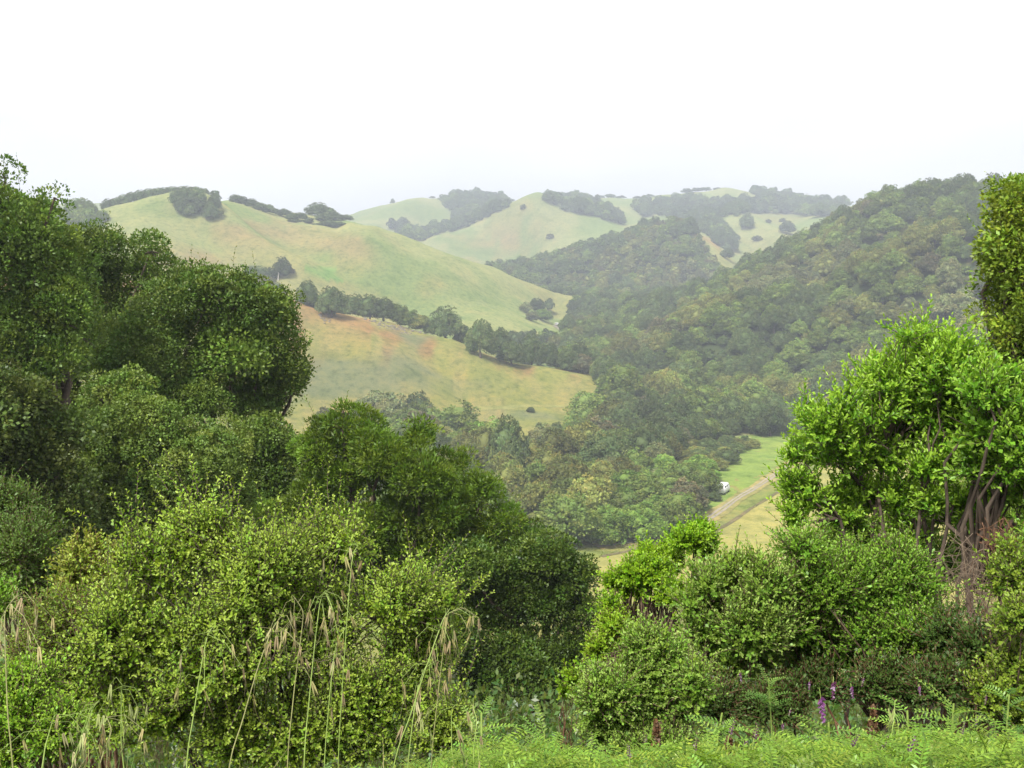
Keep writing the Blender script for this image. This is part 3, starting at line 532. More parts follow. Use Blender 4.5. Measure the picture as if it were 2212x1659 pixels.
# the 300 that show largest become things; the rest stay in a few woods
vis = [t for t in TREES if -60 < t['u'] < 2270]
print('trees', len(TREES), len(vis), n1, n2, n3)
ORD = ['first', 'second', 'third', 'fourth', 'fifth', 'sixth', 'seventh', 'eighth', 'ninth', 'tenth', 'eleventh', 'twelfth', 'thirteenth', 'fourteenth', 'fifteenth', 'sixteenth', 'seventeenth', 'eighteenth', 'nineteenth', 'twentieth', 'twenty-first', 'twenty-second', 'twenty-third', 'twenty-fourth', 'twenty-fifth', 'twenty-sixth', 'twenty-seventh', 'twenty-eighth', 'twenty-ninth', 'thirtieth']
LOOK = {'dark': ('oak_tree', 'dark rounded oak', 'oak tree'), 'olive': ('oak_tree', 'olive green oak', 'oak tree'), 'grey': ('willow_tree', 'grey green willow', 'willow tree'), 'green': ('bay_tree', 'upright green bay tree', 'bay tree'), 'bright': ('buckeye_tree', 'fresh green buckeye', 'buckeye tree'), 'brown': ('oak_tree', 'brownish sparse oak', 'oak tree')}
HID = [(0, 480, 150, 900), (150, 540, 640, 1100), (640, 1010, 1130, 1660), (0, 900, 640, 1660), (1690, 900, 2270, 1660), (2120, 390, 2270, 900), (1120, 1180, 1300, 1660), (1290, 1190, 2270, 1660), (1900, 760, 2270, 1660), (1790, 850, 2270, 1660)]
def hidden(t):
    u, v = proj(t['P']+np.array([0, 0, t['h']*.9])); return any(a < u < c and b < v < d for a, b, c, d in HID)
cand = [t for t in vis if not hidden(t)]
cand.sort(key=lambda t: (t['label'] is None and t['zone'] in (GZ, FZ, FW), -t['px'])) if False else cand.sort(key=lambda t: -t['px'])
solo = cand[:298]; ids = {id(t) for t in solo}
if 1:
    lone = [t for t in TREES if t['label']]
    for t in lone:
        if id(t) not in ids: solo.append(t); ids.add(id(t))
rest = [t for t in TREES if id(t) not in ids]
bybin = {}
for t in solo:
    z = t['zone']; v = proj(t['P'])[1]
    if z == VAL: z = 'just below the tan hill' if v < 960 and t['u'] < 1260 else ('in the valley under the wooded hill' if t['u'] > 1260 and v < 930 else ('in the valley beside the green field' if t['u'] > 1260 else 'in the valley behind the big oak'))
    if z == GZ: z = ('low on the wooded hill' if v > 760 else 'halfway up the wooded hill' if v > 640 else 'high on the wooded hill')+(', valley end' if t['u'] < 1500 else ', middle part' if t['u'] < 1780 else ', summit end')
    t['z2'] = z; bybin.setdefault((z, t['kind'], t['h'] < 5), []).append(t)
for (z, kd, small), L_ in bybin.items():
    L_.sort(key=lambda t: t['u']); nm, look, cat = LOOK[kd]
    if small: nm, cat, look = 'scrub_bush', 'bush', {'dark': 'dark green low bush', 'olive': 'olive green low bush', 'grey': 'grey green low bush', 'green': 'mid green low bush', 'bright': 'fresh green low bush', 'brown': 'brownish low bush'}[kd]
    for k, t in enumerate(L_):
        if t['label'] is None: t['label'] = f'{look} {z}' if len(L_) == 1 else f'{ORD[min(k, len(ORD)-1)]} {look} from the left {z}'
        t['nm'], t['cat'] = nm, cat
rt = np.random.default_rng(5)
for t in solo:
    cr_, tr_, W, H = NEAR_T[t['kind']][int(rt.integers(3))]; o = empty(t['nm'], tuple(t['P']-np.array([0, 0, .15])), t['label'], t['cat'], (t['cat']+'es' if t['cat'] == 'bush' else t['cat']+'s')+' '+t['z2']); o.rotation_euler = (0, 0, rt.uniform(0, 6.28)); o.scale = (t['w']/W, t['w']/W, t['h']/H)
    link(bpy.data.objects.new('crown', cr_), o); link(bpy.data.objects.new('trunk', tr_), o)
FLAT = []
col_ = bpy.data.collections.new('tree_stock'); stock = []
for kd in KINDS:
    for lst in (NEAR_T, FAR_T):
        for (cr_, tr_, W, H) in lst[kd]:
            ob = bpy.data.objects.new('stock_%02d' % len(stock), cr_); col_.objects.link(ob); stock.append((kd, lst is NEAR_T, W, H))
def woods(name, label, L_):
    if not L_: return
    P = np.array([t['P'] for t in L_]); n = len(L_); me = bpy.data.meshes.new(name); me.vertices.add(n); me.vertices.foreach_set('co', P.astype(np.float32).ravel())
    idx = np.zeros(n, np.int32); sc = np.zeros((n, 3), np.float32); rot = np.zeros((n, 3), np.float32); rot[:, 2] = rt.uniform(0, 6.28, n)
    for k, t in enumerate(L_):
        near = t['px'] > 26; ch = [i for i, s in enumerate(stock) if s[0] == t['kind'] and s[1] == near]; i = ch[int(rt.integers(len(ch)))]; idx[k] = i; sc[k] = (t['w']/stock[i][2], t['w']/stock[i][2], t['h']/stock[i][3])
    for nm, ty, dat in (('pick', 'INT', idx), ('size', 'FLOAT_VECTOR', sc), ('turn', 'FLOAT_VECTOR', rot)):
        a = me.attributes.new(nm, ty, 'POINT'); a.data.foreach_set('value' if ty == 'INT' else 'vector', dat.ravel())
    o = tag(link(bpy.data.objects.new(name, me)), label, None, None, 'stuff')
    ng = bpy.data.node_groups.new(name, 'GeometryNodeTree'); ng.interface.new_socket('Geometry', in_out='INPUT', socket_type='NodeSocketGeometry'); ng.interface.new_socket('Geometry', in_out='OUTPUT', socket_type='NodeSocketGeometry')
    N, L = ng.nodes, ng.links; gi = N.new('NodeGroupInput'); go = N.new('NodeGroupOutput'); ip = N.new('GeometryNodeInstanceOnPoints'); ci = N.new('GeometryNodeCollectionInfo'); ci.inputs['Collection'].default_value = col_; ci.inputs['Separate Children'].default_value = True
    def attr(nm, ty): a = N.new('GeometryNodeInputNamedAttribute'); a.data_type = ty; a.inputs['Name'].default_value = nm; return a.outputs['Attribute']
    L.new(gi.outputs[0], ip.inputs['Points']); L.new(ci.outputs[0], ip.inputs['Instance']); ip.inputs['Pick Instance'].default_value = True; L.new(attr('pick', 'INT'), ip.inputs['Instance Index']); L.new(attr('size', 'FLOAT_VECTOR'), ip.inputs['Scale'])
    e = N.new('FunctionNodeEulerToRotation'); L.new(attr('turn', 'FLOAT_VECTOR'), e.inputs[0]); L.new(e.outputs[0], ip.inputs['Rotation']); L.new(ip.outputs[0], go.inputs[0])
    md = o.modifiers.new('planting', 'NODES'); md.node_group = ng
woods('hillside_woods', 'continuous oak woodland covering the wooded hill', [t for t in rest if t['zone'] == GZ]); woods('knoll_woods', 'hazy woodland covering the middle knoll', [t for t in rest if t['zone'] == FZ])
woods('valley_woods', 'mixed oak and willow woodland filling the valley bottom', [t for t in rest if t['zone'] not in (GZ, FZ, FW, 'on the far skyline', 'on the pale grass of the far hills', SIDE, TOPZ, FOOT)]); woods('far_woods', 'dark woods in the folds of the far hills', [t for t in rest if t['zone'] in (FW, 'on the far skyline', 'on the pale grass of the far hills', SIDE, TOPZ, FOOT)])
#@@END_TREES
# ------------------------------------------------------------------ the near oaks on the hillside
def base_at(u, r, dz=0): d = ray(u, 620); return (float(d[0]*r), float(d[1]*r), ground(d[0]*r, d[1]*r)+dz)
def near_oak(name, label, ub, r, rows, col, seed, npuff, per, pr=.36, ln=.075, wd=.046, spiky=.4, deep=1.0, trunk=.22, up=.35, cat='oak tree', group='live oaks on the slope', front=.35, core=.60, vp=.2, gap=.80, bough=11):
    rng = np.random.default_rng(seed); C, R = lobes(rows, r, deep); R = np.maximum(R-.38*pr, R*.5); C[:, :2] *= (1+rng.uniform(-.025, .03, len(C)))[:, None]; g = Geo(); puffy(g, C, R*.54, npuff//4, pr*1.1, 110, ln*1.35, wd*1.6, col, rng, front=.6)
    C2, R2 = sublobes(C, R, rng, bough, (.24, .52), (.58, 1.14)); pr *= .64
    puffy(g, C2, R2, int(npuff*2.6), pr, int(per*.62), ln, wd, col, rng, spiky=spiky, up=up, front=front, vpuff=vp, rough=.5, gap=gap)
    shoots(g, g, C2, R2, npuff//2, pr*1.8, 9, ln*1.1, wd, col, rng, front=front, up=.7, spread=.8, shape=1, depth=.1, stick=pr*2.6, thick=ln*.05, stem=(.10, .09, .05), keep=.9)
    b = np.array(base_at(ub, r+.6, -.2)); t = Geo(); k = len(C); fork = b+np.array([0, .2, max(1.2, (C[:, 2].mean()-b[2])*.45)])
    tubes(t, wobbly(b[None], fork[None], 6, .04, rng), np.array([[1.25, 1, .92, .88, .8, .7]])*trunk, 8)
    tubes(t, wobbly(np.repeat(fork[None], k, 0), C, 6, .07, rng), np.tile(np.linspace(.55, .10, 6), (k, 1))*trunk, 5)
    j = rng.integers(0, k, k*5); tubes(t, wobbly(C[j], C[j]+rdirs(len(j), rng)*R[j]*.95, 4, .08, rng), np.tile(np.linspace(.14, .03, 4), (len(j), 1))*trunk, 4)
    return plant(name, label, cat, tuple(b), [('crown', g, [M_OAK]), ('trunk', t, [M_BARK])], group)
OAKC = (.098, .160, .024)
near_oak('oak_tree', 'tall dark oak with wispy top sprigs at the picture edge beside the big round oak', 40, 24, [(12, 385, 26, 34), (70, 455, 44, 34), (118, 432, 16, 18), (110, 480, 44, 36), (10, 545, 100, 100), (100, 620, 80, 105), (5, 450, 30, 40), (20, 720, 110, 110), (-90, 560, 120, 160), (60, 800, 100, 70), (-40, 860, 130, 110), (60, 560, 80, 80), (130, 700, 90, 90), (30, 480, 50, 50)], OAKC, 1, 900, 120, spiky=.6)
near_oak('oak_tree', 'oak crown with twin pointed tops rising behind the big round oak', 230, 30, [(210, 560, 70, 66), (205, 520, 40, 34), (330, 575, 62, 50), (325, 545, 34, 28), (265, 640, 110, 90), (170, 640, 80, 100), (420, 620, 80, 60), (150, 545, 50, 50), (200, 780, 120, 110), (150, 720, 110, 100), (280, 740, 100, 90), (90, 860, 110, 100)], (.092, .150, .022), 2, 800, 110, .42, spiky=.5)
near_oak('oak_tree', 'big round dark oak whose edge overhangs the tan hill', 470, 26.5, [(440, 655, 105, 82), (545, 665, 84, 70), (600, 700, 50, 66), (350, 700, 90, 90), (500, 770, 120, 100), (605, 800, 58, 84), (630, 850, 36, 48), (400, 850, 110, 90), (560, 880, 80, 70), (300, 790, 80, 90), (530, 596, 16, 22), (640, 760, 22, 40)], OAKC, 3, 1150, 125, spiky=.35)
near_oak('oak_tree', 'paler rounded oak in front of the big round oak', 350, 19.5, [(262, 868, 74, 62), (330, 940, 104, 90), (235, 960, 84, 90), (425, 1010, 104, 96), (300, 1060, 120, 90), (480, 1080, 66, 66), (200, 1080, 80, 80), (400, 1120, 120, 70), (215, 860, 40, 40), (250, 1180, 130, 90), (420, 1230, 130, 100), (560, 1230, 110, 90), (300, 1320, 150, 110), (130, 1250, 110, 100), (150, 1130, 70, 70), (520, 1350, 130, 100)], (.125, .190, .032), 4, 1500, 125, .27, .058, .038, spiky=.25)
near_oak('oak_tree', 'dull shaded oak low at the picture edge, under the tall dark oak', 60, 18, [(40, 900, 90, 78), (115, 960, 66, 70), (40, 1000, 90, 80), (120, 1040, 50, 60), (-40, 920, 90, 130), (50, 1120, 100, 90), (-20, 1080, 90, 120), (150, 1110, 60, 70)], (.085, .125, .024), 5, 700, 110, .3, .06, .038, spiky=.45)
near_oak('oak_tree', 'small oak squeezed between the big round oak and the bright-tufted oak', 570, 24, [(560, 960, 78, 60), (610, 1000, 46, 80), (590, 1080, 72, 76), (520, 1040, 60, 70), (600, 1170, 90, 70)], (.090, .150, .022), 6, 420, 115, .32, .068, .044, spiky=.35)
near_oak('oak_tree', 'broad oak with bright bushy tufts in the middle of the slope', 830, 21, [(738, 928, 64, 48), (700, 985, 60, 66), (795, 930, 42, 36), (830, 985, 86, 72), (905, 950, 40, 38), (760, 1050, 100, 66), (905, 1040, 84, 72), (970, 1020, 50, 46), (680, 1080, 60, 70), (850, 1130, 110, 72), (970, 1110, 84, 76), (1045, 1075, 56, 56), (1090, 1125, 42, 50), (740, 1150, 110, 70), (960, 1200, 110, 80), (740, 895, 26, 20), (800, 1230, 120, 80), (700, 1250, 110, 90), (900, 1300, 110, 90), (640, 1180, 90, 80)], (.100, .170, .014), 7, 1250, 130, .30, .085, .026, spiky=.75, up=.5)
near_oak('oak_tree', 'dark oak standing in the gully between the bright scrub and the lime shrub', 1160, 20, [(1180, 1210, 74, 58), (1110, 1230, 80, 80), (1250, 1255, 46, 64), (1200, 1320, 86, 90), (1060, 1330, 96, 96), (1130, 1430, 106, 86), (1230, 1420, 52, 80), (1010, 1230, 80, 80), (960, 1380, 90, 90), (1060, 1490, 90, 70), (1200, 1500, 70, 60), (1265, 1330, 34, 70)], (.070, .122, .016), 8, 1000, 125, .28, .064, .034, spiky=.5, trunk=.2)
near_oak('oak_tree', 'tall yellow-green oak at the picture edge behind the leafy shrub with bare stems', 2240, 9.2, [(2265, 880, 60, 70), (2320, 960, 70, 90), (2290, 760, 90, 100), (2140, 560, 30, 30), (2132, 690, 26, 30), (2150, 470, 24, 20), (2215, 405, 26, 20), (2250, 980, 40, 50), (2189, 450, 52, 50), (2224, 440, 40, 40), (2249, 480, 70, 60), (2184, 530, 48, 66), (2209, 570, 64, 70), (2182, 640, 40, 60), (2219, 690, 56, 70), (2199, 770, 48, 60), (2324, 580, 100, 200), (2164, 480, 34, 40), (2179, 590, 44, 50), (2204, 640, 60, 60), (2184, 720, 44, 50), (2249, 640, 70, 90), (2254, 800, 80, 60)], (.155, .230, .020), 9, 800, 120, .15, .033, .017, spiky=.45, trunk=.10)

# ------------------------------------------------------------------ the shrubs around the viewpoint
def shrub(name, label, cat, ub, r, rows, col, seed, ns, L, nl, ln, wd, tip=None, deep=.9, bark=None, stick=0, stems=8, up=.5, spread=.75, fat=.62, group=None, core=.40, depth=.55, shape=2, front=.4, rb=None, stem_r=.007, keep=.85, fork=None, leafm=None, clump=True, bough=True, forkh=.55):
    rng = np.random.default_rng(seed); C, R = lobes(rows, r, deep); R = np.maximum(R-L*.35, R*.5); C[:, :2] *= (1+rng.uniform(-.03, .04, len(C)))[:, None]; g = Geo(); s = Geo(); bark = bark or M_TWIG
    if core: shoots(g, s, C, R*.62, ns//3, L*1.2, nl, ln*1.5, wd*1.7, col, rng, front=.5, shape=1, keep=.8)
    C2, R2 = sublobes(C, R, rng, 9, (.32, .52), (.6, 1.1), 1.15) if bough else (C, R)
    shoots(g, s, C2, R2, ns, L, nl, ln, wd, col, rng, tip=tip, stick=stick, up=up, spread=spread, fat=fat, depth=depth, shape=shape, front=front, keep=keep, clump=.055*r if clump else 0)
    b = np.array(base_at(ub, rb or r+.15, -.05)); k = len(C); n = max(stems, 3); foot = b+np.concatenate([rng.normal(size=(n, 2))*.06, np.zeros((n, 1))], 1)
    f = C[rng.integers(0, k, n)]*forkh+b*(1-forkh)+rng.normal(size=(n, 3))*.04 if fork is None else at(np.array([q[0] for q in fork]), np.array([q[1] for q in fork]), r)[np.arange(n) % len(fork)]+rng.normal(size=(n, 3))*np.array([.05, .08, .09])
    tubes(s, wobbly(foot, f, 7, .07, rng), np.tile(np.linspace(1.5, .9, 7), (n, 1))*stem_r, 6)
    j = np.arange(k*3) % k; nf = np.argmin(np.linalg.norm(C[:, None]-f[None], axis=-1)+.25*rng.random((k, n))*R.mean(), 1)
    tubes(s, wobbly(f[nf[j]], C[j]+rdirs(len(j), rng)*R.mean()*.6, 7, .08, rng), np.tile(np.linspace(.8, .22, 7), (len(j), 1))*stem_r, 5)
    j = rng.integers(0, k, k*9); tubes(s, wobbly(C[j], C[j]+rdirs(len(j), rng)*R[j]*1.0, 5, .1, rng), np.tile(np.linspace(.28, .10, 5), (len(j), 1))*stem_r, 4)
    return plant(name, label, cat, tuple(b), [('foliage', g, [leafm or M_LEAF]), ('stems', s, [bark])], group)
shrub('scrub_oak', 'large pale green scrub oak with sprays of small leaves poking up, behind the oat stalks', 'shrub', 560, 3.7, [(430, 1200, 120, 92), (455, 1140, 44, 46), (330, 1235, 96, 84), (560, 1250, 120, 100), (620, 1200, 60, 56), (720, 1220, 92, 78), (760, 1180, 40, 30), (850, 1300, 96, 84), (930, 1340, 72, 76), (690, 1370, 150, 120), (490, 1400, 180, 130), (310, 1390, 150, 130), (900, 1450, 100, 110), (760, 1530, 180, 120), (965, 1320, 44, 40), (300, 1560, 200, 120), (590, 1590, 240, 110), (960, 1560, 80, 90), (290, 1190, 40, 36)],
      (.215, .345, .030), 21, 5400, .13, 12, .0175, .0095, tip=(.43, .55, .09), stick=.22, up=.6, spread=.85, bark=M_BARK, stems=9, keep=.8)
shrub('baccharis_bush', 'small yellow-green bush left of the large scrub oak, with a few reddish leaves', 'bush', 190, 4.3, [(195, 1200, 46, 40), (165, 1240, 52, 46), (225, 1255, 44, 50), (190, 1300, 70, 60), (250, 1210, 22, 26)], (.20, .27, .035), 22, 420, .09, 12, .018, .010, tip=(.36, .40, .07), bark=M_TWIG_RED, stems=5)
shrub('coastal_bush', 'dull grey-green bush at the picture edge below the dull shaded oak', 'bush', 60, 6.2, [(20, 1100, 60, 60), (75, 1165, 66, 60), (30, 1200, 90, 80), (120, 1230, 66, 66), (60, 1290, 110, 80), (-40, 1200, 90, 120)], (.115, .20, .026), 23, 1500, .14, 12, .021, .009, tip=(.12, .22, .05), stems=6)
shrub('coastal_bush', 'grey-leaved straggly bush between the picture edge and the large scrub oak', 'bush', 160, 4.0, [(120, 1340, 90, 76), (200, 1400, 100, 90), (110, 1440, 100, 80), (230, 1500, 90, 80), (150, 1330, 60, 50)], (.16, .25, .036), 24, 1500, .10, 12, .015, .007, tip=(.27, .36, .06), stick=.06, stems=6, bark=M_TWIG_RED)
shrub('baccharis_bush', 'little lime-green bush tip at the picture edge below the grey-green bush', 'bush', 5, 4.4, [(8, 1275, 32, 24), (-20, 1300, 50, 40), (10, 1310, 30, 24)], (.17, .33, .03), 25, 160, .08, 12, .018, .010, tip=(.24, .42, .05), stems=3)
shrub('baccharis_bush', 'bright lime-green bush in the bottom corner under the drooping oats', 'bush', 60, 2.9, [(62, 1475, 74, 46), (30, 1530, 84, 66), (110, 1560, 76, 70), (20, 1620, 110, 70), (120, 1640, 70, 60)], (.20, .37, .028), 26, 1150, .075, 13, .0125, .0065, tip=(.33, .50, .05), stems=6)
YG = (.160, .325, .022); YT = (.34, .52, .05)
shrub('baccharis_shrub', 'tall leafy shrub with bare twisted stems, standing over the tan field', 'shrub', 1985, 4.7, [(1990, 790, 63, 58), (2050, 810, 75, 67), (1945, 840, 70, 58), (2000, 870, 105, 83), (1870, 860, 70, 56), (1830, 890, 63, 49), (1790, 930, 61, 49), (1880, 930, 98, 74), (1765, 985, 51, 56), (1830, 985, 77, 52), (1750, 920, 33, 38), (1960, 960, 105, 72), (2060, 920, 98, 85), (2020, 1010, 66, 45), (1905, 1010, 63, 38), (1712, 1040, 34, 30), (1722, 985, 28, 30), (1745, 1075, 51, 36), (1720, 1110, 40, 27), (1850, 1085, 54, 45), (2075, 1000, 70, 67), (2100, 1090, 51, 45), (1930, 1090, 40, 49), (2040, 1120, 40, 34), (1800, 1120, 51, 40), (1880, 1105, 35, 29), (1935, 1140, 33, 29), (2010, 1090, 42, 34), (2080, 1165, 37, 34), (1965, 1195, 35, 29), (2125, 1150, 40, 34), (1840, 1140, 47, 34), (1990, 745, 26, 34), (1960, 735, 16, 25), (2030, 760, 26, 27)],
      YG, 31, 3000, .13, 14, .030, .0135, tip=YT, stick=.10, up=.75, spread=.62, bark=M_BARK, stems=13, fork=[(1985, 1060), (1960, 1080), (1900, 1130), (2060, 1080), (1860, 1120), (1790, 1150)], core=0, stem_r=.008, fat=.66, front=.7)
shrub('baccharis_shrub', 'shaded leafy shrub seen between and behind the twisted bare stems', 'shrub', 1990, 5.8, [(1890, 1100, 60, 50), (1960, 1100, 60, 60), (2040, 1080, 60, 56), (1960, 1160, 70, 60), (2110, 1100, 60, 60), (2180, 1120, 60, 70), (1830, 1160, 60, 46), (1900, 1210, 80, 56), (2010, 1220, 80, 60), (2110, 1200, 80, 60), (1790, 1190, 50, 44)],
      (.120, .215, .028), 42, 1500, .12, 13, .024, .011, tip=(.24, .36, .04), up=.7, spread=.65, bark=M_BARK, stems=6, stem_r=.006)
shrub('baccharis_shrub', 'dense leafy shrub against the picture edge, beside the shrub with twisted stems', 'shrub', 2180, 4.4, [(2130, 850, 60, 56), (2190, 850, 60, 50), (2160, 930, 84, 70), (2215, 960, 60, 100), (2120, 1010, 60, 66), (2190, 1070, 66, 76), (2120, 800, 30, 30), (2250, 900, 70, 80), (2270, 1040, 70, 80), (2300, 1140, 80, 90), (2260, 1230, 70, 80)], (.155, .315, .024), 32, 1300, .13, 14, .028, .013, tip=(.28, .43, .05), up=.75, spread=.62, bark=M_BARK, stems=5, core=.4, stem_r=.015, fat=.66)
shrub('baccharis_shrub', 'pale leafy shrub lump with upright tips, beside the lime shrub and before the tan field', 'shrub', 1560, 3.7, [(1535, 1268, 52, 52), (1600, 1252, 70, 42), (1560, 1320, 84, 76), (1660, 1270, 56, 50), (1530, 1380, 60, 70), (1630, 1360, 80, 90), (1600, 1440, 100, 80), (1575, 1222, 20, 18), (1640, 1220, 20, 18), (1490, 1320, 30, 60)],
      (.185, .325, .040), 33, 2500, .10, 14, .0175, .0085, tip=(.36, .48, .12), up=.85, spread=.6, stick=.08, stems=7)
shrub('baccharis_shrub', 'broad mid-green shrub below the bare twisted stems', 'shrub', 1830, 3.8, [(1740, 1180, 50, 44), (1725, 1232, 52, 50), (1765, 1275, 86, 70), (1850, 1280, 96, 84), (1720, 1340, 90, 90), (1930, 1290, 84, 84), (1990, 1300, 50, 60), (1830, 1370, 110, 90), (1940, 1390, 100, 84), (1740, 1440, 110, 70), (1880, 1450, 110, 60)],
      (.140, .290, .024), 34, 3300, .11, 13, .0175, .0088, tip=(.25, .42, .045), up=.8, spread=.62, stick=.08, stems=8)
shrub('baccharis_bush', 'lime-green dome on a fan of bare brown stems', 'bush', 1400, 5.0, [(1385, 1245, 60, 40), (1340, 1268, 42, 32), (1435, 1248, 46, 38), (1400, 1224, 34, 24), (1450, 1275, 42, 30), (1320, 1292, 24, 22), (1360, 1282, 38, 26)], (.170, .330, .012), 35, 820, .09, 14, .019, .011, tip=(.31, .48, .02), bark=M_TWIG, stems=150, core=.45, stem_r=.0042, forkh=.96)
shrub('baccharis_bush', 'small lime-green dome on one bare stem, top of the lime shrub against the field', 'bush', 1495, 5.2, [(1490, 1165, 44, 30), (1515, 1160, 34, 28), (1465, 1190, 36, 26), (1525, 1195, 28, 22), (1450, 1200, 24, 20)], (.165, .330, .012), 36, 400, .09, 14, .020, .0115, tip=(.30, .48, .02), bark=M_BARK, stems=3, core=.3, stem_r=.009, fork=[(1495, 1225)])
shrub('baccharis_bush', 'glossy rounded bush at the foot of the lime shrub, above the vetch', 'bush', 1390, 3.2, [(1385, 1420, 64, 54), (1440, 1440, 60, 60), (1320, 1480, 66, 60), (1400, 1500, 90, 80), (1290, 1540, 44, 56), (1350, 1570, 90, 70), (1450, 1560, 80, 80), (1420, 1620, 100, 60), (1500, 1480, 50, 70)], (.175, .315, .035), 37, 2600, .08, 14, .0140, .0078, tip=(.32, .45, .10), stems=7, up=.6, stick=.06)
shrub('baccharis_bush', 'lime-green sprig with brown stems between the lime dome and the glossy bush', 'bush', 1330, 4.2, [(1325, 1365, 38, 26), (1300, 1395, 26, 26), (1350, 1390, 30, 24), (1290, 1425, 14, 16)], (.180, .320, .015), 38, 300, .08, 13, .0165, .0095, tip=(.30, .45, .03), bark=M_TWIG_RED, stems=12, core=.35, stem_r=.005)
shrub('baccharis_bush', 'tiny lime-green sprig by the dark gully, left of the glossy bush', 'bush', 1240, 4.0, [(1238, 1475, 24, 18), (1215, 1500, 16, 12), (1255, 1495, 18, 14)], (.175, .315, .015), 39, 150, .07, 12, .0165, .0095, tip=(.27, .42, .03), bark=M_TWIG_RED, stems=5, core=.3, stem_r=.004)
shrub('baccharis_bush', 'yellow-green bush at the picture edge beside the dead twigs', 'bush', 2190, 3.4, [(2180, 1215, 36, 30), (2200, 1260, 46, 40), (2170, 1290, 44, 40), (2205, 1330, 44, 46), (2190, 1390, 40, 40), (2150, 1265, 26, 24), (2195, 1450, 60, 50), (2160, 1500, 56, 56), (2210, 1540, 60, 60)], (.165, .270, .025), 40, 650, .09, 13, .0165, .0085, tip=(.28, .38, .04), stems=5)
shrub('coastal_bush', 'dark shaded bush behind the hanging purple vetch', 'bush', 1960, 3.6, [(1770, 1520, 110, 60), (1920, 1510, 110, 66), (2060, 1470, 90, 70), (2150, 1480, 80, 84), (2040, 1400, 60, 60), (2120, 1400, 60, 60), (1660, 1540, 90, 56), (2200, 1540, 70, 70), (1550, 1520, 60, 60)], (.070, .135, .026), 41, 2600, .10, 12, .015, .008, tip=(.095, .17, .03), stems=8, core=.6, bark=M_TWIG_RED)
def twigs(name, label, cat, ub, r, rows, seed, n, mat, rad, group=None):
    rng = np.random.default_rng(seed); C, R = lobes(rows, r, .8); g = Geo(); k = rng.integers(0, len(C), n); a = C[k]+rdirs(n, rng)*R[k]*.9; b = C[rng.integers(0, len(C), n)]+rdirs(n, rng)*R[k]*.9; m = np.linalg.norm(b-a, axis=1) > .9; b[m] = a[m]+unit(b[m]-a[m])*.5
    tubes(g, wobbly(a, b, 7, .09, rng), np.tile(np.linspace(1, .3, 7), (n, 1))*rad*rng.uniform(.5, 1.5, (n, 1)), 4)
    foot = np.array(base_at(ub, r+.2, -.05)); tubes(g, wobbly(np.repeat(foot[None], len(C)*2, 0), np.repeat(C, 2, 0)+rdirs(len(C)*2, rng)*.05, 7, .06, rng), np.tile(np.linspace(2.6, .9, 7), (len(C)*2, 1))*rad, 5)
    o = bpy.data.objects.new(name, g.build(name, mat, origin=foot)); o.location = foot; link(o); return tag(o, label, cat, group)
twigs('dead_shrub', 'tangle of bare pale dead twigs beside the twisted stems', 'dead shrub', 2080, 4.0, [(2080, 1200, 60, 60), (2120, 1260, 70, 60), (2060, 1290, 60, 60), (2150, 1330, 50, 50), (2090, 1380, 60, 60), (2010, 1230, 40, 40)], 51, 150, M_DEAD, .0012)
twigs('dead_shrub', 'rusty red dead twigs at the picture edge under the dense leafy shrub', 'dead shrub', 2200, 4.3, [(2190, 1160, 50, 40), (2215, 1200, 50, 50), (2150, 1150, 40, 40), (2200, 1270, 50, 50), (2140, 1420, 60, 60)], 52, 170, M_TWIG_RED, .0013)
#@@END_NEAR
# ------------------------------------------------------------------ ground cover at the viewpoint: vetch, grass, undergrowth
TOPV = [(-700, 1690), (200, 1690), (600, 1690), (800, 1675), (960, 1640), (1060, 1605), (1150, 1618), (1240, 1622), (1330, 1632), (1420, 1615), (1520, 1595), (1620, 1618), (1700, 1600), (1760, 1612), (1850, 1595), (1950, 1572), (2060, 1575), (2212, 1590), (2900, 1590)]
def fronds(g, P, D, ln, npair, col, rng, lw=.0042, ll=.016):
    """pinnate leaves: an arching rachis with paired narrow leaflets"""
    n = len(P); ln = np.broadcast_to(ln, n); t = np.linspace(0, 1, 5); sag = np.array([0, 0, -1.])*(ln*rng.uniform(.05, .4, n))[:, None]
    R = P[:, None]+D[:, None]*(ln[:, None]*t)[..., None]+sag[:, None]*(t**2)[None, :, None]
    tubes(g, R, np.full((n, 5), .0008), 3, np.asarray(col)*.9)
    i = np.repeat(np.arange(n), npair*2); k = np.tile(np.repeat(np.arange(npair), 2), n); s = np.tile(np.array([1, -1]), n*npair); tt = .12+.86*k/(npair-1)
    T = unit(D[i]*ln[i][:, None]+2*sag[i]*tt[:, None]); up = unit(np.array([0, 0, 1.])+rdirs(n, rng)*.5); S_ = unit(np.cross(T, up[i]))*s[:, None]; Nn = unit(np.cross(S_, T)*s[:, None]); Nn[Nn[:, 2] < 0] *= -1
    P2 = P[i]+D[i]*(ln[i]*tt)[:, None]+sag[i]*(tt**2)[:, None]; d = unit(S_+T*.45+Nn*rng.uniform(-.1, .35, len(i))[:, None])
    c = jitter(col, n, rng, .38, .2)[i]*(1+rng.uniform(-.15, .15, (len(i), 1)))
    leaves(g, P2, d, Nn, ll*rng.uniform(.75, 1.15, len(i))*(1.1-.5*tt), lw*np.ones(len(i)), c, .1, 1, .5)
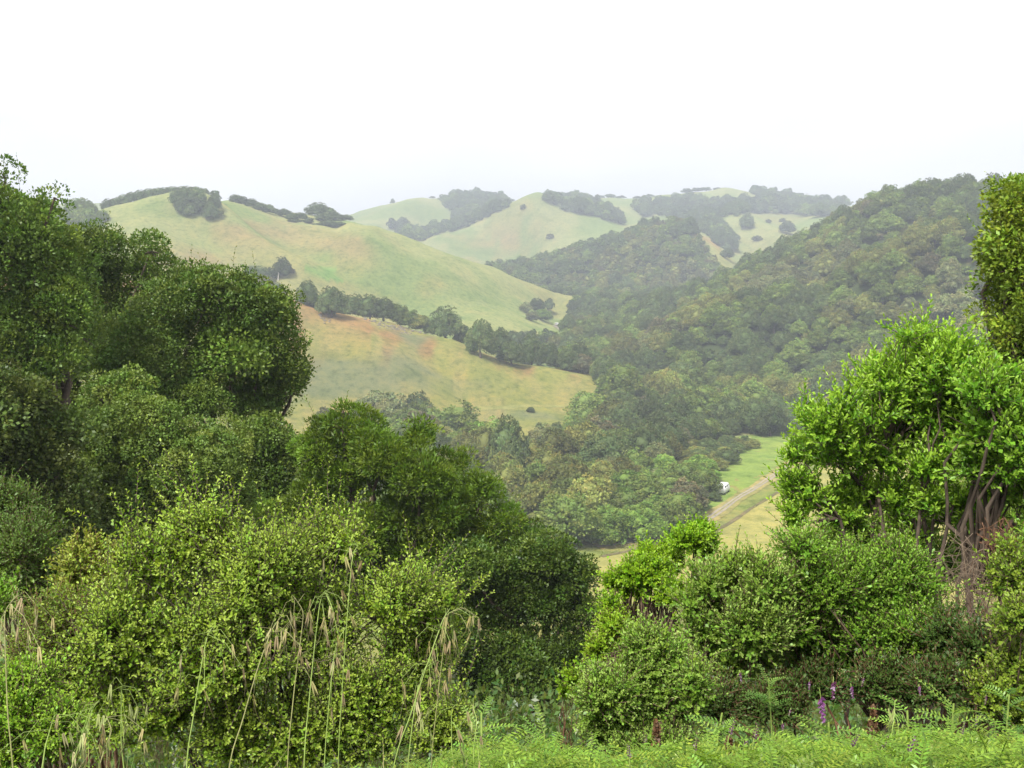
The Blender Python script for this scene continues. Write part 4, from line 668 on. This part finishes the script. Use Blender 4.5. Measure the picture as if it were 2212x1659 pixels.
def cover():
    rng = np.random.default_rng(61); g = Geo(); n = 8800
    u = rng.uniform(-550, 2800, n); keep = rng.random(n) < np.interp(u, [-150, 700, 1000, 2300], [.35, .45, 1, 1]); u = u[keep]; n = len(u); r = rng.uniform(1.32, 2.35, n)
    tv = np.interp(u, *np.array(TOPV).T)+(fbm(u/90, r*3, 5, 3)-.5)*70; P = at(u, tv, r); P[:, 2] -= rng.exponential(.045, n)*(1+.3*r)
    a = rng.uniform(0, 2*math.pi, n); D = unit(np.stack([np.cos(a), np.sin(a), rng.uniform(-.1, 1.1, n)], -1)); P -= D*.05
    fronds(g, P, D, rng.uniform(.05, .09, n), 8, (.200, .330, .034), rng, .0036, .0125)
    # stems that carry them
    b = P.copy(); b[:, 2] = np.maximum(height(P[:, 0], P[:, 1]), P[:, 2]-.35); sel = rng.random(n) < .3; tubes(g, wobbly(b[sel], P[sel], 4, .1, rng), np.full((sel.sum(), 4), .0013), 3, (.17, .28, .06))
    tag(link(bpy.data.objects.new('vetch', g.build('vetch', M_GRASS))), 'feathery bright green vetch carpeting the near edge of the slope', None, None, 'stuff')
    # grass blades among it
    g = Geo(); n = 6800; u = rng.uniform(-550, 2800, n); r = rng.uniform(1.3, 2.9, n); x, y = ray(u, 620)[:, 0]*r, ray(u, 620)[:, 1]*r; z = height(x, y)-.02
    tv = np.interp(u, *np.array(TOPV).T); L_ = (ray(u, tv)[:, 2]*r-z)*rng.uniform(.55, 1.02, n)+np.where(u > 1850, .03, 0)+np.where(u < 900, .10, 0)*rng.random(n); L_ = np.clip(L_, .12, 1.0); a = rng.uniform(0, 6.28, n); lean = np.stack([np.cos(a), np.sin(a), np.zeros(n)], -1)*(L_*rng.uniform(.1, .55, n))[:, None]
    t = np.linspace(0, 1, 6); P = np.stack([x, y, z], -1)[:, None]+np.array([0, 0, 1.])*(L_[:, None]*(t-.25*t**3))[..., None]+lean[:, None]*(t**2.2)[None, :, None]
    side = unit(np.cross(lean, np.array([0, 0, 1.])))*.0022; wv = (1-t**2)[None, :, None]*side[:, None]+1e-5; V = np.stack([P-wv, P+wv], 2)
    i = np.arange(n*12).reshape(n, 6, 2); Fq = np.stack([i[:, :-1, 0], i[:, :-1, 1], i[:, 1:, 1], i[:, 1:, 0]], -1).reshape(-1, 4)
    dry = rng.random(n) < np.interp(u, [0, 700, 1100, 1850, 2000, 2300], [.5, .35, .15, .2, .6, .6]); c = np.where(dry[:, None], np.array([.36, .31, .14]), np.array([.16, .30, .045]))*rng.uniform(.7, 1.2, (n, 1)); g.add(V.reshape(-1, 3), Fq, np.repeat(c, 12, 0))
    tag(link(bpy.data.objects.new('grass', g.build('grass', M_GRASS))), 'long green and straw coloured grass blades along the slope edge', None, None, 'stuff')
    # weeds and seedlings under the shrubs, down to the oaks
    g = Geo(); n = 13000; u = rng.uniform(-600, 2850, n); r = np.exp(rng.uniform(math.log(2.4), math.log(60), n)); u[:2200] = rng.uniform(700, 1500, 2200); r[:2200] = rng.uniform(2.2, 6.5, 2200); d = ray(u, 620); x, y = d[:, 0]*r, d[:, 1]*r; z = height(x, y)
    C = np.stack([x, y, z], -1); k = np.repeat(np.arange(n), 22); hh = rng.uniform(.08, .34, n)*np.clip(r/4, .9, 3.5); P = C[k]+rdirs(len(k), rng)*np.array([.16, .16, .06])*np.clip(r/4, .8, 7)[k][:, None]; P[:, 2] += hh[k]*rng.random(len(k))
    D = unit(rdirs(len(k), rng)+np.array([0, 0, .7])); c = jitter((.085, .150, .030), n, rng, .35, .3)[k]; leaves(g, P, D, unit(rdirs(len(k), rng)+np.array([0, 0, .8])), .035*np.clip(r/4, .8, 7)[k]*rng.uniform(.6, 1.3, len(k)), .016*np.clip(r/4, .8, 7)[k], c, .2, 1, .5)
    b = np.repeat(C, 2, 0); tubes(g, wobbly(b, b+rdirs(len(b), rng)*np.array([.12, .12, .03])+np.array([0, 0, 1.])*np.repeat(hh, 2)[:, None], 3, .08, rng), np.full((len(b), 3), .002), 3, (.13, .10, .06))
    tag(link(bpy.data.objects.new('undergrowth', g.build('undergrowth', M_GRASS))), 'low dark weeds and seedlings under the shrubs and oaks', None, None, 'stuff')
cover()
# ------------------------------------------------------------------ wild oats, vetch flowers, dock
M_OAT = foliage_mat('oat_husk', .35, .03, .1); M_CULM = plain_mat('oat_stalk', (.24, .33, .075), .5, .2, 40); M_CULMDRY = plain_mat('dry_oat_stalk', (.26, .26, .10), .6, .2, 40)
def spikelet(dry, seed):
    rng = np.random.default_rng(seed); sp = Geo(); c0 = np.array([(.42, .36, .17), (.38, .29, .17), (.44, .40, .22), (.34, .27, .15), (.40, .36, .16)][seed % 5]) if dry else np.array([.38, .42, .17]); z = np.zeros((1, 3))
    for q in (-1, 1): leaves(sp, z, unit(np.array([[.13*q+rng.normal()*.04, rng.normal()*.05, -1.]])), np.array([[.25*q, -1., 0]]), .022, .0030, c0*rng.uniform(.85, 1.15), .35, 2, .36)
    leaves(sp, z-[[0, 0, .002]], np.array([[0, .04, -1.]]), np.array([[1., .2, 0]]), .017, .0026, c0*.8, .35, 2, .4)
    for q in (-1, 1): tubes(sp, np.array([[(0, 0, -.010), (.002*q, 0, -.026), (.009*q, .003, -.044)]]), np.array([[.0005, .0004, .0002]]), 3, c0*.5)
    return sp.build('spikelet', M_OAT)
SPIKE = {k: [spikelet(k, 900+j) for j in range(5)] for k in (True, False)}
def oat(u0, u1, v1, r, lean, nsp, dry, label, seed, v0=1690):
    """one wild oat: culm from the ground, nodding panicle with hanging spikelets; lean = how far the top arches along the column axis"""
    rng = np.random.default_rng(seed); top = at(u1, v1, r); bot = at(u0, v0, r*.99); x, y = bot[0], bot[1]; base = np.array([x-(top[0]-x)*.2, y, ground(x, y)]); k = r/F
    tip = top+np.array([lean*k*.38, rng.uniform(-.03, .03), abs(lean)*k*.75]); stop = Geo(); ctl = np.array([base, bot, (bot+top)/2+np.array([-.003, 0, 0]), top, top*.5+tip*.5+np.array([0, 0, abs(lean)*k*.12]), tip])
    tt = np.linspace(0, 5, 26); P = np.stack([pchip1(np.arange(6), ctl[:, c], tt) for c in range(3)], -1); rad = np.interp(tt, [0, 3, 5], [.0010, .0007, .0003]); tubes(stop, P[None], rad[None], 6, (.3, .4, .1))
    nsp = max(5, int(nsp*.75)); m = rng.uniform(2.3, 5, nsp); A = np.stack([pchip1(np.arange(6), ctl[:, c], m) for c in range(3)], -1); o = rdirs(nsp, rng)*np.array([1, 1, .25])*rng.uniform(.012, .065, (nsp, 1)); E_ = A+o; E_[:, 2] -= rng.uniform(.004, .05, nsp)
    mid = (A+E_)/2+np.array([0, 0, .012]); B = np.stack([A, mid, E_], 1); tubes(stop, B, np.full((nsp, 3), .00035), 3, (.35, .35, .15))
    bl = Geo(); h = np.array([bot*.4+base*.6])+np.array([[0, 0, .02]]); leaves(bl, np.repeat(h, 2, 0), np.array([[.8, -.1, .7], [-.7, .1, .8]]), np.array([[-.5, 0, 1.], [.5, 0, 1]]), .22, .007, (.2, .32, .06), .2, 2, .4)
    stop.V += [v for v in bl.V]; stop.L += [l+stop.n for l in bl.L]; stop.S += bl.S; stop.C += bl.C; stop.M += bl.M; stop.n += bl.n
    ro = plant('wild_oat', label, 'wild oat', tuple(base), [('stalk', stop, [M_CULMDRY if dry and seed % 3 == 0 else M_CULM])], 'wild oats along the slope edge')
    for e_ in E_:
        c_ = bpy.data.objects.new('spikelet', SPIKE[dry][int(rng.integers(5))]); c_.location = tuple(e_-base); c_.rotation_euler = (rng.uniform(-.25, .25), rng.uniform(-.25, .25), rng.uniform(0, 6.28)); c_.scale = (rng.uniform(.8, 1.15),)*3; link(c_, ro)
for k, (u0, u1, v1, r, lean, nsp, dry, lb) in enumerate([
    (402, 447, 1378, 1.42, 28, 10, True, 'green oat stalk standing straight before the scrub oak, the first thick one'), (492, 570, 1405, 1.46, 90, 14, True, 'green oat stalk slanting up before the scrub oak, second thick one'), (656, 692, 1300, 1.44, 40, 18, True, 'tallest thick green oat stalk, its panicle against the middle of the scrub oak'), (846, 945, 1372, 1.44, 70, 16, True, 'long green oat stalk leaning toward the dark gully'), (620, 655, 1330, 1.60, -60, 14, True, 'thin oat behind the tallest thick stalk, panicle nodding away from the field'), (700, 725, 1400, 1.62, 45, 14, True, 'thin oat with a tawny panicle just beside the tallest thick stalk'), (730, 762, 1200, 1.66, 20, 9, True, 'tall thin oat whose reddish spikelets reach the top of the scrub oak'), (930, 968, 1330, 1.62, 20, 11, True, 'thin oat with pale spikelets at the edge of the scrub oak by the gully'), (880, 905, 1480, 1.50, 60, 18, True, 'bushy fawn oat panicle where the leaning stalk meets the shrub foot'), (985, 975, 1540, 1.50, 40, 9, False, 'short green oat where the vetch begins, below the gully'), (30, 10, 1330, 1.46, 48, 18, True, 'drooping straw oat at the picture edge above the lime bush'), (90, 110, 1570, 1.42, 40, 13, True, 'straw oat hanging just inside the bottom corner lime bush'), (150, 190, 1560, 1.44, 60, 13, False, 'green-gold oat beside the corner lime bush'), (210, 240, 1580, 1.48, -40, 12, True, 'thin straw oat between the lime bush and the first thick stalk'), (270, 262, 1500, 1.56, 45, 12, False, 'greenish oat before the straggly grey bush'), (1025, 1030, 1560, 1.46, -28, 8, True, 'single brownish oat stem standing out of the vetch'), (1925, 1930, 1560, 1.62, 40, 7, False, 'pale oat with a row of hanging green spikelets under the twisted shrub')]):
    oat(u0, u1, v1, r, lean, nsp, dry, lb, 200+k)
M_PETAL = foliage_mat('petals', .3, .02, .15)
def flower(u, v, r, length, hang, label, seed, dark=False):
    rng = np.random.default_rng(seed); top = at(u, v, r); d = unit(np.array([rng.uniform(-.35, .35), rng.uniform(-.3, .1), -1. if hang else 1.])); s = Geo(); g = Geo(); L_ = length; n = 16
    P = top+d*(np.linspace(-.35, 1, 7)*L_)[:, None]; P[0, 2] -= .01; tubes(s, P[None], np.full((1, 7), .0011), 4, (.15, .22, .08)); t = np.linspace(.12, 1, n); a = np.arange(n)*1.9; A = top+d*(t*L_)[:, None]
    o = unit(np.stack([np.cos(a), -np.abs(np.sin(a))*.6-.2, np.zeros(n)], -1)); c = np.where(rng.random((n, 1)) < .2, np.array([.36, .24, .38]), np.array([.12, .03, .10]) if dark else np.array([.17, .055, .18]))*rng.uniform(.75, 1.2, (n, 1)); sz = .013*(1.15-.5*t)
    for q in (-.5, .5): leaves(g, A, unit(o+d*.6+np.array([q*.5, 0, .1])), unit(np.array([q, -1, .4])+rdirs(n, rng)*.3), sz*L_/.055*.8, sz*.45*L_/.055*.8, c, .3, 2, .4)
    plant('vetch_flower', label, 'flower', tuple(P[0]), [('stalk', s, [M_CULM]), ('petals', g, [M_PETAL])], 'purple vetch flowers')
for k, (u, v, r, ln, hg, lb) in enumerate([(1772, 1500, 2.85, .125, True, 'longest hanging purple flower spike, in front of the dark shaded bush'), (1800, 1468, 2.9, .085, True, 'purple flower spike hanging beside and above the longest one'), (1838, 1480, 2.95, .07, True, 'short purple spike two along from the longest, toward the picture edge'), (1865, 1462, 3.0, .05, True, 'small faint purple spike high on the dark shaded bush'),
    (1748, 1470, 2.95, .05, True, 'small purple spike just above the longest hanging one'), (1598, 1450, 3.0, .06, True, 'pale purple spike on the shrub above the lone bright frond'), (1612, 1598, 2.3, .045, True, 'pinkish spike lying aslant at the top of the vetch'), (1690, 1560, 2.6, .05, True, 'thin mauve spike between the lone frond and the dark bush'), (1985, 1480, 2.9, .05, True, 'purple spike deep in the dark bush, halfway to the picture edge'),
    (2130, 1500, 2.8, .045, True, 'faint purple spike deep in the dark bush near the picture edge'), (2110, 1545, 2.7, .045, True, 'faint purple spike low in the dark bush near the picture edge'), (1708, 1530, 2.7, .035, True, 'tiny mauve spike beside the thin mauve one'),
    (1278, 1610, 1.55, .040, False, 'purple flower in the vetch under the glossy bush'), (1392, 1612, 1.5, .042, False, 'dark purple flower in the vetch, past the glossy bush'), (1575, 1590, 1.6, .050, False, 'tall dark purple flower in the vetch before the lone frond'), (1628, 1600, 1.5, .046, False, 'bright purple flower upright in the vetch'), (1838, 1615, 1.45, .046, False, 'purple flower in the vetch below the brown dock stalk'),
    (1905, 1618, 1.45, .040, False, 'purple flower in the vetch a little past the dock stalk'), (1960, 1630, 1.38, .05, False, 'large purple flower low at the picture bottom'), (1985, 1638, 1.36, .045, False, 'purple flower overlapping the large low one'), (2075, 1590, 1.6, .04, False, 'small purple flower among the straw grass'), (1500, 1625, 1.42, .04, False, 'purple flower low in the middle of the vetch'), (1360, 1640, 1.36, .04, False, 'purple flower at the picture bottom below the glossy bush')]):
    flower(u, v, r, ln*(.62 if k < 2 else .55), hg, lb, 300+k, k % 2 == 1)
M_DOCK = foliage_mat('dock_seeds', .1, .02, .1)
def dock(u, v, vb, r, label, seed):
    rng = np.random.default_rng(seed); t = at(u, v, r); x, y = t[0], t[1]; b = np.array([x-.01, y, ground(x, y)]); s = Geo(); g = Geo(); P = wobbly(b[None], t[None], 7, .015, rng); tubes(s, P, np.array([np.linspace(.003, .001, 7)]), 5, (.3, .15, .08)); n = 170
    lo = at(u, vb, r)[2]; zz = rng.uniform(lo, t[2], n); A = np.stack([np.interp(zz, P[0, :, 2], P[0, :, 0]), np.interp(zz, P[0, :, 2], P[0, :, 1]), zz], -1)+rdirs(n, rng)*(.012*np.clip((t[2]-zz)/.06, .25, 1))[:, None]
    leaves(g, A, unit(rdirs(n, rng)+np.array([0, 0, .8])), rdirs(n, rng), .008, .006, jitter((.13, .075, .042), n, rng, .3), .2, 1, .5); plant('dock_stalk', label, 'dock stalk', tuple(b), [('stalk', s, [M_TWIG_RED]), ('seed_head', g, [M_DOCK])], 'brown dock stalks')
dock(1888, 1528, 1580, 2.0, 'rusty brown dock seed head standing before the dark shaded bush', 401); dock(1418, 1560, 1640, 1.7, 'brown dock seed head before the glossy bush', 402); dock(1575, 1600, 1630, 1.62, 'short brown dock seed head in the vetch', 403)
def frond_plant(u, v, r, label, seed, n=16, col=(.20, .36, .05)):
    rng = np.random.default_rng(seed); t = at(u, v, r); b = np.array([t[0], t[1], ground(t[0], t[1])]); g = Geo(); s = Geo(); P = wobbly(b[None], t[None], 6, .03, rng); tubes(s, P, np.full((1, 6), .002), 5, (.2, .3, .08)); a = np.arange(n)*2.4; q = rng.uniform(.0, .10, n); A = t-np.array([0, 0, 1.])*q[:, None]
    fronds(g, A, unit(np.stack([np.cos(a), np.sin(a), rng.uniform(.1, .8, n)], -1)), rng.uniform(.06, .09, n), 9, col, rng, .0036, .0125); plant('vetch_plant', label, 'vetch plant', tuple(b), [('stem', s, [M_CULM]), ('fronds', g, [M_GRASS])], 'vetch plants standing above the carpet')
for k, q in enumerate([(1560, 1540, 1.9, 'feathery vetch shoot standing tall before the foot of the pale shrub'), (2060, 1520, 1.9, 'feathery vetch shoot standing tall before the dark bush'), (2180, 1500, 2.4, 'shaded vetch shoot climbing the dark bush at the picture edge'), (1660, 1465, 2.8, 'dim vetch shoot climbing between the pale shrub and the dark bush'), (1790, 1560, 1.8, 'vetch shoot beneath the longest purple flower'), (1040, 1540, 1.7, 'pale whorled vetch shoot at the edge of the dark gully'), (1175, 1580, 1.9, 'low vetch shoot in front of the gully'), (1960, 1535, 1.9, 'vetch shoot halfway between dock stalk and picture edge')]): frond_plant(*q, 500+k, 16, (.13, .26, .04) if k in (2, 3) else (.20, .36, .05))
#@@END_COVER
# ------------------------------------------------------------------ fields, road, track in the valley
from mathutils.geometry import delaunay_2d_cdt
def sheet(name, label, poly, lift, mat, step=3.0):
    """a sheet laid on the land inside a ground outline"""
    poly = np.asarray(poly, float); x0, y0 = poly.min(0); x1, y1 = poly.max(0); X, Y = np.meshgrid(np.arange(x0, x1, step), np.arange(y0, y1, step)); X = X.ravel(); Y = Y.ravel(); k = inpoly(X, Y, poly); q = np.concatenate([poly, np.stack([X[k], Y[k]], -1)])
    r = delaunay_2d_cdt([Vector(p) for p in q], [], [list(range(len(poly)))], 1, 1e-4); v = np.array([tuple(p) for p in r[0]]); V = np.column_stack([v, height(v[:, 0], v[:, 1])+lift]); f = np.array([list(t) if (v[t[1]]-v[t[0]])[0]*(v[t[2]]-v[t[0]])[1]-(v[t[1]]-v[t[0]])[1]*(v[t[2]]-v[t[0]])[0] > 0 else list(t)[::-1] for t in r[2]])
    tag(link(bpy.data.objects.new(name, mesh_np(name, V, f, np.full(len(f), 3), mat, smooth=True))), label, None, None, 'structure')
def strip(name, label, pts, width, lift, mat, kind='structure'):
    p = np.asarray(pts, float); d = np.concatenate([[0], np.cumsum(np.hypot(*np.diff(p, axis=0).T))]); s = np.arange(0, d[-1], 2.0); c = np.stack([pchip1(d, p[:, 0], s), pchip1(d, p[:, 1], s)], -1); t = unit(np.gradient(c, axis=0)); nrm = np.stack([-t[:, 1], t[:, 0]], -1); wv = width*.5*(1+.35*(fbm(s/6, s*0, 3, 3)-.5)*2); o = np.linspace(-1, 1, 6)
    v = c[:, None]+nrm[:, None]*(wv[:, None]*o)[..., None]; m = len(s); V = np.concatenate([v, (height(v[..., 0], v[..., 1])+lift)[..., None]], -1).reshape(-1, 3); i = np.arange(m*6).reshape(m, 6); f = np.stack([i[:-1, :-1], i[1:, :-1], i[1:, 1:], i[:-1, 1:]], -1).reshape(-1, 4)[:, ::-1]
    tag(link(bpy.data.objects.new(name, mesh_np(name, V, f, np.full(len(f), 4), mat, smooth=True))), label, None, None, kind)
def gp(pts): return hit([p[0] for p in pts], [p[1] for p in pts])[:, :2]
M_HAY = ground_mat('mown_hay', False, (.27, .255, .085), .75, (.12, .9)); M_VERGE = ground_mat('dry_verge_grass', False, (.265, .235, .095), .9, (.3, 1.6)); M_ROAD = ground_mat('pale_dirt', False, (.27, .245, .205), .6, (.25, 1.2)); M_TRACK = ground_mat('track_earth', False, (.15, .13, .07), .8, (.4, 2)); M_MEADOW = ground_mat('green_meadow', False, (.160, .230, .055), .9, (.12, .8)); M_PATH = ground_mat('trodden_grass', False, (.24, .24, .085), .7, (.3, 2))
road = gp([(1288, 1181), (1376, 1169), (1442, 1158), (1499, 1137), (1526, 1123), (1559, 1101), (1596, 1075), (1627, 1057), (1680, 1022), (1724, 993), (1790, 960), (1900, 925)])
sheet('meadow', 'bright green meadow beyond the dirt road', gp([(1300, 1186), (1400, 1170), (1500, 1140), (1600, 1076), (1724, 996), (1900, 928), (1900, 905), (1700, 930), (1580, 945), (1500, 985), (1480, 1040), (1440, 1100), (1300, 1170)]), .03, M_MEADOW)
sheet('hay_field', 'pale tan mown field below the dirt road', gp([(1240, 1212), (1299, 1203), (1354, 1192), (1407, 1181), (1442, 1172), (1500, 1158), (1548, 1145), (1587, 1123), (1622, 1099), (1660, 1076), (1700, 1050), (1760, 1015), (1850, 975), (2000, 935), (2400, 930), (2500, 1290), (1800, 1330), (1240, 1300)]), .04, M_HAY)
strip('verge', 'strip of dry straw coloured grass along the dirt road', road, 4.2, .08, M_VERGE); strip('dirt_road', 'pale dirt road running along the edge of the mown field', road, 1.6, .13, M_ROAD); strip('road_grass', 'thin strip of grass between the ruts of the dirt road', road, .35, .16, M_VERGE)
strip('track', 'thin dark track along the edge of the mown field', gp([(1299, 1203), (1354, 1192), (1442, 1172), (1548, 1145), (1587, 1123), (1622, 1099), (1660, 1076), (1720, 1040)]), 1.1, .10, M_TRACK); strip('footpath', 'faint trodden path crossing the foot of the tan hill', gp([(1030, 882), (1100, 880), (1180, 877), (1262, 871)]), 2.2, .10, M_PATH)
def far_patch():
    P = hit([1194, 1234, 1226, 1210], [703, 703, 712, 714])[:, :2]; sheet('gravel_road', 'pale patch of road at the head of the valley', P, .12, M_ROAD, 6)
far_patch()
# ------------------------------------------------------------------ vehicles and small things in the valley
M_GLASS = plain_mat('dark_glass', (.02, .025, .03), .1); M_TYRE = plain_mat('tyre_rubber', (.02, .02, .02), .8); M_RIM = plain_mat('grey_metal', (.45, .45, .47), .35, 0, 1, .8); M_LAMP = plain_mat('lamp_glass', (.7, .65, .6), .2); M_RED = plain_mat('red_lamp', (.4, .02, .02), .3)
def rounded(prof, w0, taper, mat, name, x0=None):
    """a body: side outline (x, z) extruded to width w0, narrowing above the waist, with softened edges"""
    import bmesh
    bm = bmesh.new(); zs = [p[1] for p in prof]; zw = min(zs)+.55*(max(zs)-min(zs)); L_ = []
    for s in (-1, 1): L_.append([bm.verts.new((x, s*w0*.5*(1-taper*max(0, (z-zw)/(max(zs)-zw+1e-6))), z)) for x, z in prof])
    n = len(prof); bm.faces.new(L_[0][::-1]); bm.faces.new(L_[1])
    for k in range(n): bm.faces.new((L_[0][k], L_[0][(k+1) % n], L_[1][(k+1) % n], L_[1][k]))
    bmesh.ops.recalc_face_normals(bm, faces=bm.faces); bmesh.ops.bevel(bm, geom=bm.edges[:], offset=.05, segments=2, affect='EDGES'); me = bpy.data.meshes.new(name); bm.to_mesh(me); bm.free(); me.materials.append(mat); me.polygons.foreach_set('use_smooth', [True]*len(me.polygons)); return me
def slab(c, s, mat, name): return rounded([(c[0]-s[0]/2, c[2]-s[2]/2), (c[0]+s[0]/2, c[2]-s[2]/2), (c[0]+s[0]/2, c[2]+s[2]/2), (c[0]-s[0]/2, c[2]+s[2]/2)], s[1], 0, mat, name)
def ring(name, r, wd, mat):
    g = Geo(); tubes(g, np.array([[(0, -wd/2, 0), (0, -wd*.49, 0), (0, wd*.49, 0), (0, wd/2, 0)]]), np.array([[.02, r, r, .02]]), 20); return g.build(name, mat)
def vehicle(kind, name, label, cat, u, v, turn, paint, scale=1.0):
    P = hit(u, v)[0]; o = empty(name, (P[0], P[1], ground(P[0], P[1])+.04), label, cat); o.rotation_euler = (0, 0, turn); o.scale = (scale,)*3; mp_ = plain_mat(name+'_paint', paint, .3, .06, 3)
    if kind == 'van': W, H, prof = 2.0, 2.5, [(-2.6, .4), (2.5, .4), (2.6, .9), (2.35, 1.15), (1.75, 2.2), (1.4, 2.45), (-2.5, 2.5), (-2.6, 2.3)]; ax = (-1.6, 1.6)
    else: W, H, prof = 1.78, 1.48, [(-2.1, .35), (2.1, .35), (2.15, .7), (1.95, .85), (.95, .98), (.35, 1.42), (-1.1, 1.48), (-1.75, 1.05), (-2.1, .95)]; ax = (-1.3, 1.3)
    b = bpy.data.objects.new('body', rounded(prof, W, .14, mp_, 'body')); link(b, o)
    if kind == 'van': panes = [((1.55, 0, 1.75), (.9, W*.93, .55)), ((.2, 0, 1.8), (1.1, W*.95, .5)), ((-1.3, 0, 1.8), (1.1, W*.95, .5))]; ws = ((2.1, 0, 1.72), (.06, W*.75, .62), -.5); rw = ((-2.61, 0, 1.85), (.03, W*.7, .55), 0)
    else: panes = [((.2, 0, 1.18), (.75, W*.93, .30)), ((-.75, 0, 1.18), (.85, W*.93, .30))]; ws = ((.68, 0, 1.2), (.05, W*.72, .5), -.95); rw = ((-1.46, 0, 1.24), (.05, W*.68, .42), .95)
    for c, s in panes: link(bpy.data.objects.new('side_window', slab(c, s, M_GLASS, 'side_window')), o)
    for nm, (c, s, tl) in (('windscreen', ws), ('rear_window', rw)):
        q = bpy.data.objects.new(nm, slab((0, 0, 0), s, M_GLASS, nm)); q.location = c; q.rotation_euler = (0, tl, 0); link(q, o)
    for x in ax:
        for s in (-1, 1):
            t = bpy.data.objects.new('wheel', ring('wheel', .34, .22, M_TYRE)); t.location = (x, s*(W/2-.09), .34); link(t, o); h = bpy.data.objects.new('rim', ring('rim', .21, .24, M_RIM)); link(h, t)
    for s in (-1, 1):
        link(bpy.data.objects.new('headlight', slab((prof[2][0]-.02, s*W*.36, prof[2][1]-.08), (.12, .3, .16), M_LAMP, 'headlight')), o); link(bpy.data.objects.new('tail_light', slab((prof[0][0], s*W*.40, .95), (.08, .16, .3), M_RED, 'tail_light')), o)
    return o
vehicle('van', 'parked_van', 'white van half hidden by a dark bush at the edge of the green meadow', 'van', 1562, 1065, math.radians(62), (.80, .80, .80))
vehicle('car', 'parked_car', 'blue car on the tan field, glimpsed through the leaves of the tall shrub', 'car', 1757, 1082, math.radians(10), (.10, .18, .42)); vehicle('car', 'parked_car', 'pale blue car glimpsed between the twisted stems of the tall shrub', 'car', 2075, 1106, math.radians(20), (.35, .50, .62))
vehicle('van', 'parked_van', 'tiny white van on the pale road at the head of the valley', 'van', 1203, 704, math.radians(70), (.82, .82, .82), .9)
def snag():
    P = hit(601, 606)[0]; g = Geo(); rng = np.random.default_rng(8); tubes(g, wobbly(np.zeros((1, 3)), np.array([[.3, 0, 6.0]]), 6, .02, rng), np.array([[.36, .3, .26, .22, .16, .08]]), 7); tubes(g, wobbly(np.array([[.1, 0, 3.2], [.2, 0, 4.3]]), np.array([[1.0, .2, 4.4], [-.7, 0, 5.3]]), 4, .05, rng), np.tile(np.linspace(.12, .04, 4), (2, 1)), 5)
    o = bpy.data.objects.new('snag', g.build('snag', plain_mat('bleached_wood', (.55, .52, .47), .8, .2, 6))); o.location = tuple(P); link(o); tag(o, 'pale bare dead trunk beside the big oak at the foot of the green hill', 'dead tree')
snag()
def rubble():
    rng = np.random.default_rng(17); g = Geo(); pts = []
    for a, b, n in (((786, 682), (930, 716), 110), ((586, 632), (648, 655), 50), ((690, 676), (720, 690), 16)):
        t = rng.random(n); pts.append(np.stack([a[0]+(b[0]-a[0])*t, a[1]+(b[1]-a[1])*t+rng.normal(size=n)*3.5+7*np.sin(t*math.pi)+4], -1))
    P = hit(*np.concatenate(pts).T); P = P[~np.isnan(P[:, 0])]
    for p in P: s = rng.uniform(.2, .6); nn = 1+.5*(fbm(ICO_V[:, 0]*2+rng.uniform(0, 9), ICO_V[:, 1]*2+ICO_V[:, 2], 3, 2)-.5); g.add(p+ICO_V*nn[:, None]*np.array([s*1.3, s, s*.7]), ICO_F, 0)
    tag(link(bpy.data.objects.new('rubble', g.build('rubble', plain_mat('grey_rock', (.17, .145, .115), .9, .35, 1.5)))), 'line of grey rocks along the crest of the tan hill', None, None, 'stuff')
rubble()
# ------------------------------------------------------------------ the air
def build_haze(density, color):
    m, N, L = new_mat('air'); out = N.new('ShaderNodeOutputMaterial'); v = N.new('ShaderNodeVolumePrincipled'); v.inputs['Density'].default_value = density; v.inputs['Color'].default_value = (*color, 1); v.inputs['Anisotropy'].default_value = 0.1
    L.new(v.outputs[0], out.inputs['Volume'])
    x0, x1, y0, y1, z0, z1 = -2750, 2750, -40, 3060, -75, 235
    V = [(x0, y0, z0), (x1, y0, z0), (x1, y1, z0), (x0, y1, z0), (x0, y0, z1), (x1, y0, z1), (x1, y1, z1), (x0, y1, z1)]; Fc = [(3, 2, 1, 0), (4, 5, 6, 7), (0, 1, 5, 4), (1, 2, 6, 5), (2, 3, 7, 6), (3, 0, 4, 7)]
    tag(link(bpy.data.objects.new('haze', mesh_np('haze', V, np.array(Fc), np.full(6, 4), m))), 'thin pale haze filling the valley air', None, None, 'stuff')
build_haze(.00047, (.80, .875, 1.0))
